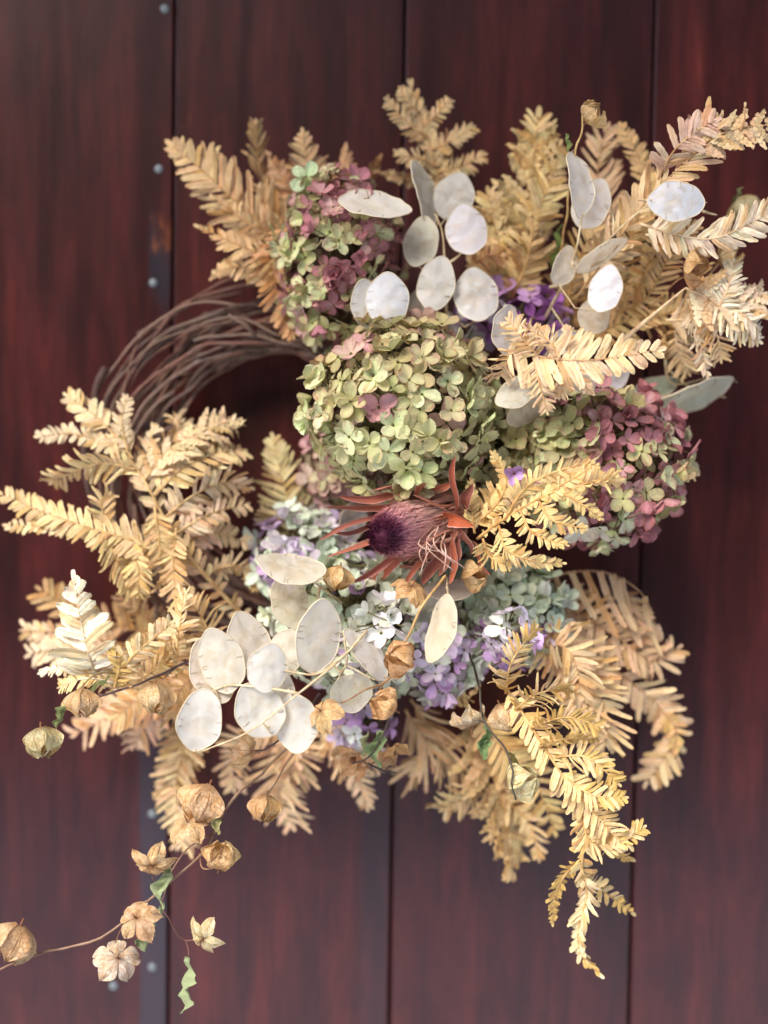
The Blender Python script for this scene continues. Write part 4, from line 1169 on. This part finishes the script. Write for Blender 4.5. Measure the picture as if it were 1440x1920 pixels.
honesty('crowd of wrinkled white honesty discs at the top beside the rust fern tip', [
    [(840, 640, .06), (835, 540, .075), (830, 440, .08), (815, 400, .08)], [(830, 500, .078), (860, 480, .08), (875, 455, .08)]], [
    (795, 362, .075, 24, 58, -22, 1, lin(214, 206, 184), .55), (852, 368, .07, 42, 42, 20, 1, WHT, .8), (875, 430, .085, 44, 44, -10, 1, lin(242, 236, 236), .9),
    (790, 453, .08, 31, 45, 12, -1, lin(228, 220, 196), .75), (818, 531, .09, 37, 48, 14, 1, WHT, .95), (893, 552, .088, 44, 47, -8, 1, lin(236, 232, 222), .8), (790, 575, .06, 26, 34, 0, 1, BEI, .6)], 6)
honesty('leaf shaped creamy honesty disc tilted over the pink and green head', [
    [(640, 430, .085), (632, 400, .095), (645, 376, .10)]], [(703, 388, .10, 31, 64, 92, -1, lin(240, 232, 218), .95)], 7)
honesty('two glossy white honesty discs overlapping at the top of the green head', [
    [(700, 660, .08), (705, 640, .10), (715, 615, .105)]], [(726, 560, .112, 42, 46, 4, 1, lin(236, 237, 238), 1.0), (690, 572, .10, 32, 46, -8, 1, lin(232, 230, 224), .8)], 8)
honesty('branched honesty sprig reaching up with pointed discs and one bluish round disc', [
    [(1020, 600, .06), (1060, 530, .085), (1120, 470, .095), (1180, 412, .10), (1222, 378, .105)], [(1060, 530, .085), (1080, 470, .10), (1092, 400, .105)],
    [(1060, 530, .085), (1030, 540, .09), (1045, 530, .095)], [(1085, 505, .09), (1130, 490, .10), (1160, 460, .10)], [(1150, 440, .095), (1150, 410, .09), (1145, 385, .088)],
    [(1318, 396, .10), (1330, 400, .098), (1344, 403, .096)]], [
    (1085, 343, .108, 27, 57, -6, 1, lin(240, 234, 222), .85), (1110, 382, .095, 38, 48, 28, 1, lin(236, 232, 224), .75), (1271, 377, .128, 36, 50, 92, 1, lin(226, 230, 236), .7),
    (1058, 499, .098, 23, 36, 14, 1, lin(238, 228, 206), .85), (1128, 478, .10, 12, 52, 62, 1, lin(236, 228, 210), .8), (1135, 541, .108, 30, 43, 14, -1, lin(236, 238, 241), 1.0), (1114, 592, .09, 31, 34, 18, 1, lin(228, 216, 194), .6)], 9)
honesty('thin see through honesty discs showing under the sharp peach fern frond', [
    [(1000, 800, .09), (1010, 760, .10), (1030, 720, .105)], [(1010, 760, .10), (960, 700, .11), (955, 650, .115)]], [
    (950, 618, .118, 27, 44, 6, 1, lin(230, 220, 208), .6), (967, 735, .122, 27, 40, -118, 1, lin(232, 226, 204), .75), (985, 772, .11, 22, 38, -130, -1, lin(224, 216, 196), .65),
    (1088, 702, .125, 27, 38, 150, 1, lin(230, 222, 204), .55), (1150, 705, .075, 36, 30, 60, 1, lin(226, 222, 226), .75), (1060, 640, .09, 32, 26, 80, 1, lin(226, 222, 220), .7)], 10)

# grey-green unopened honesty pod pointing outward, and thin stray stalks
r_ = honesty('grey green pointed honesty pod sticking out behind the rose hydrangea', [
    [(1255, 620, .05), (1248, 680, .055), (1262, 720, .06), (1330, 708, .06)], [(1248, 690, .055), (1300, 730, .055), (1360, 745, .05)], [(1200, 730, .05), (1230, 745, .055), (1250, 740, .06)]], [
    (1300, 748, .06, 24, 80, 68, 1, lin(198, 200, 176), .95), (1225, 735, .05, 22, 50, 60, -1, lin(176, 188, 164), .9)], 11)

# ------------------------------------------------------------------ papery pods
LOBES = {}


def lobe_template(o, var):
    key = (o, var)
    if key in LOBES: return LOBES[key]
    rg = random.Random(var * 31 + int(o * 100))
    ph = rg.uniform(0, 9); wr = rg.uniform(.07, .13); lean = rg.uniform(-.12, .12); flare = rg.uniform(-.25, .35)
    mb = MB()
    def fn(u, v):
        s = 2 * u - 1
        # profile of the closed lantern and of the open star
        rc = .50 * math.sin(math.pi * min(1, .03 + v * .955)) ** .58 + (abs(flare) * .16 * max(0, v - .8) / .2)
        hc = -.45 + 1.02 * v
        ro = .06 + .94 * v
        ho = -.05 - .30 * math.sin(math.pi * .5 * v) * .3 + .42 * v * v * (1 + flare)
        r = rc * (1 - o) + ro * o
        h = hc * (1 - o) + ho * o
        v0 = .6 - .2 * o
        w = 1.0 if v < v0 else max(.03, 1 - ((v - v0) / (1 - v0)) ** (1.5 - .5 * o))
        a = s * R(36) * w * (1.03) * (1 + .05 * (1 - o)) + lean * v
        wing = 1 + (.46 * (1 - .35 * o)) * abs(s) ** 2.2 * math.sin(math.pi * min(1, .12 + v * .85))
        keel = .045 * (1 - min(1, abs(s) * 3.5)) * math.sin(math.pi * v)
        q = Vector((r * wing * math.cos(a) + keel, r * wing * math.sin(a), h - .20 * o * (1 - abs(s)) * math.sin(math.pi * min(1, v * 1.05)) - .12 * o * (1 - v)))
        q += Vector((1, .4, .6)) * (wr * noise.noise(Vector((s * 2.1 + ph, v * 3, ph))) + .5 * wr * noise.noise(Vector((s * 5 + ph, v * 6, ph)))) * (.4 + v)
        return q
    mb.grid(fn, 8, 10)
    LOBES[key] = mb.build('calyx_lobe', m_pod)
    return LOBES[key]


bm_ = MB(); bm_.ball((0, 0, .02), .15, 10, 8); bm_.tube([Vector((0, 0, 0)), Vector((0, 0, -.3)), Vector((.03, 0, -.62))], .035, .03, 5); BERRY = bm_.build('seed_pod', m_stalk)
leafcache = []
for v_ in range(4):
    rgl = random.Random(v_ + 90)
    mb = MB(); ph = rgl.uniform(0, 9)
    def fn(u, v, ph=ph, tw=rgl.uniform(-3.5, 3.5), bend=rgl.uniform(-.25, .25)):
        s = 2 * u - 1
        hw = .17 * math.sin(math.pi * min(1, .06 + v * .93)) ** .8 * (1 + .25 * math.sin(13 * v + ph + s))
        a = tw * v + ph
        x = s * hw; z = .10 * abs(s) * hw / .17 + .13 * noise.noise(Vector((s * 2, v * 8, ph)))
        hw *= 1 + .3 * noise.noise(Vector((s * 2, v * 7, ph + 4))); x = s * hw
        return (x * math.cos(a) - z * math.sin(a) + bend * math.sin(math.pi * v) + .04 * math.sin(11 * v + ph), v, x * math.sin(a) + z * math.cos(a))
    mb.grid(fn, 6, 22)
    leafcache.append(mb.build('leaf', m_leaf))
PODS = 'sprays of papery tan seed pods'
PT, PO, PG, PW = lin(226, 184, 120), lin(224, 168, 104), lin(222, 214, 160), lin(234, 212, 180)


def pod_spray(label, stems, pods, leaves, seed, dark=True, name='seed_pod_spray', cat='seed pod spray', stemcol=None, sw=2.4):
    """stems: list of (polyline, px radius, colour) ; pods: (cx,cy,d,R px, axis angle cw from up, towards viewer 0..1, openness, colour, alpha); leaves: (px0,px1,d,width k,colour)"""
    rg = random.Random(seed + 500)
    first = W(*stems[0][0][0]) if stems else W(*pods[0][:3])
    root = thing(name, first, label, cat, PODS)
    for st, rpx, sc in stems:
        k = K(st[0][2])
        mb = MB(); mb.tube([p - first + Vector((noise.noise(p * 90), noise.noise(p * 90 + Vector((5, 0, 0))), noise.noise(p * 90 + Vector((0, 9, 0))))) * .0011 for p in spline([W(*q) for q in st], 30)], rpx * k, rpx * .7 * k, 6, .12, seed)
        part('stem', mb.build('stem', m_stalk), root, Matrix.Translation(first), sc)
    for i, (cx, cy, d, Rp, an, tv, o, col, al) in enumerate(pods):
        k = K(d)
        C0 = W(cx, cy, d)
        th = R(an)
        A2 = (W(cx + 60 * math.sin(th), cy - 60 * math.cos(th), d) - C0).normalized()
        A = (A2 * math.sqrt(max(0, 1 - tv * tv)) + NEGY * tv).normalized()
        x = A.orthogonal().normalized()
        ext = .60 * (1 - o) + .98 * o
        M = frame(C0, x, A.cross(x), A, Rp * k / ext * (.90 if o < .5 else 1.0)) @ Matrix.Rotation(rg.uniform(0, 6.28), 4, 'Z')
        p = part('seed_pod', BERRY, root, M, lin(150, 100, 60))
        for j in range(5):
            ob_ = bpy.data.objects.new('calyx_lobe', lobe_template(o, rg.randrange(4)))
            COL.objects.link(ob_)
            ob_.parent = p
            ob_.matrix_local = Matrix.Rotation(j * 2 * math.pi / 5 + rg.uniform(-.10, .10), 4, 'Z') @ Matrix.Rotation(rg.uniform(-.10, .10), 4, 'Y') @ Matrix.Scale(rg.uniform(.90, 1.10), 4)
            ob_.color = (*jit(soft(col, .68), .09, rg), al)
    for i, (x0, y0, x1, y1, d, wk, lc) in enumerate(leaves):
        a, b_ = W(x0, y0, d), W(x1, y1, d + .004)
        Y = (b_ - a); L = Y.length; Y.normalize()
        Z = (NEGY - Y * NEGY.dot(Y)).normalized()
        part('leaf', leafcache[(seed + i) % 4], root, frame(a, Y.cross(Z) * wk, Y, Z * wk, L), lc)
    return root


DK, LT = lin(74, 58, 54), lin(196, 160, 118)
LG = lin(206, 216, 170)
pod_spray('long spray of papery tan pods trailing to the lower corner on a thin stem', [
    ([(560, 1380, .10), (490, 1450, .11), (425, 1510, .12), (402, 1560, .13), (380, 1600, .14), (300, 1668, .148), (192, 1758, .152), (70, 1790, .152), (-30, 1828, .15)], 3.0, lin(150, 118, 92)),
    ([(402, 1560, .13), (352, 1592, .135), (322, 1640, .138), (300, 1700, .14)], 1.6, lin(150, 110, 86)),
    ([(305, 1705, .14), (330, 1745, .142), (350, 1765, .142), (380, 1758, .145)], 1.6, lin(140, 96, 80)),
    ([(350, 1765, .142), (354, 1785, .142), (352, 1800, .142)], 1.6, lin(140, 96, 80)),
    ([(70, 1790, .152), (52, 1765, .155), (36, 1738, .158)], 1.5, lin(186, 150, 110)),
    ([(375, 1600, .14), (380, 1625, .142), (400, 1628, .148)], 1.5, lin(170, 130, 92)),
    ([(300, 1668, .148), (288, 1645, .15), (286, 1620, .15)], 1.4, lin(150, 110, 86)),
    ([(250, 1712, .15), (225, 1750, .15), (215, 1780, .152)], 1.4, lin(150, 110, 86))], [
    (412, 1608, .152, 37, 8, .15, 0.1, PT, 1), (380, 1502, .135, 46, 200, .25, 0.0, lin(228, 188, 130), 1), (353, 1548, .14, 40, 170, -.5, .8, lin(230, 190, 134), 1),
    (286, 1618, .156, 42, 10, -.86, 1.0, lin(226, 184, 124), 1), (258, 1724, .155, 42, 160, -.75, .85, lin(228, 184, 132), 1), (220, 1800, .160, 46, 200, -.72, .8, PW, .9),
    (26, 1762, .162, 48, 205, .3, 0.1, lin(228, 190, 136), 1), (385, 1757, .150, 38, 70, -.84, 1.0, lin(228, 212, 160), .8)], [
    (318, 1625, 305, 1705, .15, 1.1, LG), (300, 1700, 272, 1785, .15, 1.6, LG), (352, 1795, 344, 1900, .145, 1.1, LG), (405, 1520, 412, 1565, .14, 1.2, lin(216, 206, 150))], 1)
pod_spray('pods with a speckled green one drooping from a dark stem by the cream fern', [
    ([(400, 1215, .10), (330, 1250, .115), (260, 1280, .12), (185, 1306, .125)], 3.0, lin(92, 70, 74)),
    ([(250, 1272, .118), (190, 1262, .128), (150, 1290, .132), (112, 1335, .138), (102, 1375, .14)], 2.0, lin(150, 136, 84)),
    ([(330, 1250, .115), (318, 1262, .12), (306, 1275, .122)], 1.6, DK)], [
    (77, 1388, .152, 38, 170, .35, 0.0, lin(222, 214, 152), .1), (158, 1314, .135, 38, 175, .15, .1, lin(230, 190, 132), 1), (291, 1306, .125, 36, 180, .3, 0.0, lin(232, 198, 140), 1)], [
    (128, 1318, 106, 1365, .138, 1.3, lin(176, 184, 128)), (205, 1268, 165, 1295, .132, 1.0, lin(140, 146, 96))], 2)
pod_spray('round orange tan pods on a yellow stem leaning in front of the pale hydrangea', [
    ([(836, 1078, .135), (800, 1125, .145), (762, 1195, .15), (742, 1225, .15)], 3.0, lin(206, 168, 104)),
    ([(745, 1250, .15), (720, 1280, .15), (680, 1295, .152), (638, 1318, .152)], 2.2, lin(150, 110, 66)),
    ([(720, 1280, .15), (712, 1295, .15), (718, 1305, .15)], 1.8, lin(150, 110, 66))], [
    (752, 1233, .155, 36, 285, .55, 0.0, lin(228, 176, 116), .95), (724, 1322, .152, 36, 300, .25, .1, lin(230, 180, 118), 1), (606, 1337, .162, 38, 140, -.6, .8, lin(232, 186, 122), 1),
    (770, 1106, .135, 38, 200, -.5, .8, lin(228, 176, 112), 1), (886, 1082, .12, 33, 80, .4, 0.1, lin(232, 184, 124), 1), (636, 1082, .128, 30, 190, .2, 0.0, lin(226, 186, 122), 1)], [], 3)
pod_spray('dark wiry stem with a speckled pod and a greenish pod hanging over ferns', [
    ([(880, 1225, .11), (898, 1290, .135), (912, 1358, .145), (945, 1400, .15), (962, 1445, .155), (958, 1470, .158), (968, 1500, .158)], 2.6, lin(66, 58, 40)),
    ([(912, 1358, .145), (900, 1350, .145), (890, 1348, .145)], 1.5, DK)], [
    (879, 1350, .14, 38, 345, -.4, .6, lin(232, 204, 160), .15), (978, 1468, .15, 36, 60, .3, 0.0, lin(226, 218, 162), .45), (948, 1341, .125, 34, 150, .3, 0.0, lin(230, 196, 142), 1)], [
    (914, 1360, 910, 1425, .142, 1.2, lin(158, 186, 128)), (955, 1410, 985, 1440, .145, .8, lin(140, 130, 80))], 4)
pod_spray('crumpled tan pods with a green leaf bunched below the lilac cluster', [
    ([(600, 1300, .11), (560, 1350, .125), (505, 1400, .13), (460, 1408, .132)], 2.4, DK),
    ([(735, 1330, .11), (722, 1370, .12), (690, 1420, .122), (660, 1432, .12)], 2.0, DK), ([(690, 1430, .11), (720, 1446, .112), (742, 1448, .112)], 2.2, lin(50, 44, 48)),
    ([(600, 1320, .10), (540, 1430, .11), (500, 1490, .12), (490, 1500, .122)], 1.6, lin(110, 84, 76))], [
    (462, 1405, .138, 40, 280, -.4, .6, lin(234, 192, 134), 1), (497, 1512, .125, 32, 190, .3, 0.0, lin(226, 182, 118), 1), (662, 1425, .10, 40, 230, .5, .6, lin(230, 182, 124), 1),
    (700, 1420, .105, 34, 190, .3, .3, lin(234, 192, 140), 1), (738, 1412, .105, 34, 140, .5, .7, lin(226, 176, 112), 1)], [
    (716, 1370, 712, 1440, .118, 1.4, lin(186, 208, 156)), (690, 1372, 684, 1420, .118, 1.1, lin(214, 214, 168))], 5)
pod_spray('single crumpled tan pod high on its stem above the pointed honesty disc', [
    ([(1045, 520, .06), (1062, 400, .085), (1078, 290, .105), (1090, 255, .11), (1092, 215, .116)], 2.4, lin(206, 172, 110))], [
    (1111, 216, .112, 33, 45, .45, .25, lin(226, 190, 126), .75)], [
    (1066, 285, 1060, 250, .10, 1.0, lin(176, 190, 120)), (1038, 520, 1052, 420, .055, .7, lin(150, 170, 96))], 6)
pod_spray('drab green bladder pod near the edge beyond the bluish disc', [
    ([(1230, 590, .06), (1320, 540, .05), (1372, 480, .05), (1366, 430, .055), (1375, 380, .058)], 1.8, lin(120, 112, 88))], [
    (1397, 390, .06, 34, 160, .2, 0.0, lin(190, 182, 130), .5)], [(1375, 385, 1392, 350, .058, 1.3, lin(176, 184, 132))], 7)
pod_spray('orange star shaped husk and brown pod above the thick straw stalk', [
    ([(1220, 575, .07), (1260, 535, .09), (1290, 515, .10)], 2.0, lin(190, 150, 100)), ([(1290, 560, .07), (1340, 500, .07), (1355, 488, .072), (1362, 480, .072)], 1.8, lin(206, 176, 130)),
    ([(1180, 470, .075), (1250, 482, .085), (1290, 498, .092)], 1.6, lin(176, 150, 130))], [
    (1300, 502, .112, 44, 100, .4, .4, lin(224, 172, 112), 1), (1366, 482, .075, 32, 60, .3, .1, lin(186, 156, 106), 1), (1255, 640, .07, 34, 120, .5, .6, lin(220, 168, 96), 1)], [
    (1316, 440, 1325, 475, .10, 1.4, lin(180, 196, 120))], 8)

# ------------------------------------------------------------------ protea
B0, T0 = W(842, 972, .080), W(712, 1005, .148)
AX = (T0 - B0); AL = AX.length; AX.normalize()
pr = thing('protea_flower', B0, 'rust red dried protea with a fuzzy mauve cone and dark purple tip', 'protea')
u_ = AX.orthogonal().normalized(); v2 = AX.cross(u_)
mb = MB(); rg = random.Random(77)
RC = 50 * K(.12)
def cone_r(s): return RC * (.55 + .55 * min(1, s / .35)) if s < .35 else RC * 1.1 * math.sqrt(max(0.0, 1 - ((s - .35) / .65) ** 2.6))
mb.grid(lambda u, v: B0 - B0 + AX * (AL * v) + (u_ * math.cos(2 * math.pi * u) + v2 * math.sin(2 * math.pi * u)) * cone_r(v) * .93, 24, 16)
mb.uv = [(.5, y) for x, y in mb.uv]
part('flower_cone', mb.build('flower_cone', m_tuft), pr, Matrix.Translation(B0))
mb = MB()
for i in range(5200):
    s = rg.uniform(-.02, .97) ** .9 if rg.random() < .8 else rg.uniform(.7, .97)
    s = abs(s)
    a = rg.uniform(0, 2 * math.pi)
    rad = u_ * math.cos(a) + v2 * math.sin(a)
    p0 = AX * (AL * s) + rad * cone_r(s) * .9
    ds = rg.uniform(.10, .30) * (1 if s < .7 else .55)
    s2 = min(1.02, s + ds)
    p2 = AX * (AL * (s + ds)) + rad * cone_r(min(.99, s2)) * rg.uniform(.95, 1.12) + Vector((rg.gauss(0, 1), rg.gauss(0, 1), rg.gauss(0, 1))) * .0011
    if s > .8: p2 = AX * (AL * (s + ds * .5)) + rad * cone_r(s) * rg.uniform(.7, 1.0) + Vector((rg.gauss(0, 1), rg.gauss(0, 1), rg.gauss(0, 1))) * .0008
    p1 = p0.lerp(p2, .5) + rad * .0012
    sdv = AX.cross(rad) * rg.uniform(.00018, .00042)
    o = len(mb.v); sh = rg.random()
    for q, wq, sv_ in ((p0, 1, s), (p1, .8, s + ds * .5), (p2, .25, s2)):
        mb.v += [q - sdv * wq, q + sdv * wq]; mb.uv += [(sh, min(1, sv_))] * 2
    mb.f += [(o, o + 1, o + 3, o + 2), (o + 2, o + 3, o + 5, o + 4)]; mb.m += [0, 0]
tuft = part('fuzz', mb.build('fuzz', m_tuft), pr, Matrix.Translation(B0)); tuft['kind'] = 'stuff'


def bract(b, t_, bend, wpx, col, tipcurl=.2, seed=0):
    """one long bract from b to t_ (px,py,d)"""
    P0, P1 = W(*b), W(*t_)
    Y = P1 - P0; L = Y.length; Y.normalize()
    Z = (NEGY - Y * NEGY.dot(Y)).normalized(); X = Y.cross(Z)
    hw = .66 * wpx * K(b[2]) / L
    rgb_ = random.Random(seed); roll = rgb_.uniform(-.7, .7); twb = rgb_.uniform(-2.2, 2.2); wob = rgb_.uniform(-.06, .06); ph = rgb_.uniform(0, 9)
    mb = MB()
    def fn(u, v):
        s = 2 * u - 1
        wv = hw * (1 + .18 * noise.noise(Vector((s * 1.5, v * 9, ph)))) * (.35 + .65 * math.sin(min(1, v / .6) * math.pi / 2)) * max(0.02, 1 - max(0, (v - .6) / .4) ** 2.2) ** .7
        a = roll + twb * (v - .5)
        x = s * wv; z = .55 * wv * s * s
        return (x * math.cos(a) - z * math.sin(a) + .03 * math.sin(5 * v + ph) + wob * math.sin(math.pi * 2 * v), v, x * math.sin(a) + z * math.cos(a) + bend * math.sin(math.pi * v) + tipcurl * max(0, v - .6) ** 2)
    mb.grid(fn, 8, 14)
    part('bract', mb.build('bract', m_bract), pr, frame(P0, X, Y, Z, L), col)


RB, RR, RD = lin(172, 110, 86), lin(160, 98, 80), lin(142, 88, 74)
for i, (b, t_, bd, wp, cl) in enumerate([
    ((790, 935, .11), (606, 956, .135), .10, 11, RB), ((800, 915, .105), (632, 936, .13), .12, 12, RR), ((815, 905, .10), (690, 918, .13), .10, 12, RB),
    ((750, 955, .12), (596, 1010, .13), .06, 8, RR), ((760, 985, .12), (612, 1046, .13), .05, 9, RB), ((740, 975, .12), (618, 1000, .125), .05, 8, RD),
    ((765, 1020, .115), (650, 1100, .12), .04, 12, lin(170, 104, 92)), ((775, 1030, .11), (690, 1092, .10), .03, 18, lin(150, 84, 62)), ((830, 1010, .12), (748, 1108, .135), .06, 9, lin(184, 110, 84)),
    ((840, 1010, .12), (792, 1098, .125), .03, 17, RR), ((850, 1000, .12), (845, 1098, .138), .05, 10, lin(186, 108, 76)), ((855, 995, .12), (822, 1082, .13), .05, 12, RB),
    ((858, 1000, .115), (850, 1062, .13), .08, 13, RR), ((850, 965, .13), (853, 854, .142), .03, 9, lin(178, 98, 70)), ((862, 975, .12), (892, 985, .14), .5, 22, lin(176, 92, 56)),
    ((868, 960, .11), (886, 905, .125), .2, 18, RD), ((790, 925, .115), (852, 902, .125), .1, 11, lin(190, 116, 84)), ((775, 930, .12), (800, 905, .13), .1, 10, RB),
    ((845, 950, .125), (770, 928, .145), .08, 4, lin(196, 128, 100)), ((850, 960, .13), (785, 940, .15), .08, 3, lin(200, 136, 108)), ((855, 970, .13), (800, 985, .15), .08, 3, lin(206, 150, 124)),
    ((858, 985, .125), (790, 1020, .15), .08, 3, lin(200, 140, 114)), ((870, 1010, .10), (925, 1078, .125), .06, 6, lin(170, 100, 80)), ((865, 990, .11), (880, 1045, .12), .06, 14, RD)]):
    bract(b, t_, bd, wp, jit(cl, .08, rg), .2, i)
for i in range(54):                # a close ring of short bracts hugging the cone
    a = 2 * math.pi * i / 27 + rg.uniform(-.1, .1)
    rad = u_ * math.cos(a) + v2 * math.sin(a)
    p0 = B0 + rad * RC * .8
    p1 = B0 + AX * AL * rg.uniform(.35, .72) + rad * RC * rg.uniform(1.0, 1.5)
    Y = p1 - p0; L = Y.length; Y.normalize(); Z = (rad - Y * rad.dot(Y)).normalized(); X = Y.cross(Z); hw = rg.uniform(.035, .065)
    mb = MB()
    mb.grid(lambda u, v: ((2 * u - 1) * hw * (.5 + .5 * math.sin(v * math.pi)) * max(.03, 1 - v ** 5), v, -.5 * hw * (2 * u - 1) ** 2 + .12 * math.sin(3.1 * v)), 6, 9)
    part('bract', mb.build('bract', m_bract), pr, frame(p0, X, Y, Z, L), jit(rg.choice((RB, lin(190, 132, 106), lin(206, 156, 132))), .1, rg))
for i in range(9):                 # loose pale styles
    x, y = rg.uniform(800, 850), rg.uniform(985, 1010)
    q = [W(x, y, .13), W(x + rg.uniform(-30, 10), y + rg.uniform(20, 40), .142), W(x + rg.uniform(-40, 40), y + rg.uniform(45, 80), .14)]
    mb = MB(); mb.tube([p - B0 for p in spline(q, 10)], .0005, .0003, 5)
    part('style', mb.build('style', m_stalk), pr, Matrix.Translation(B0), lin(214, 176, 160))
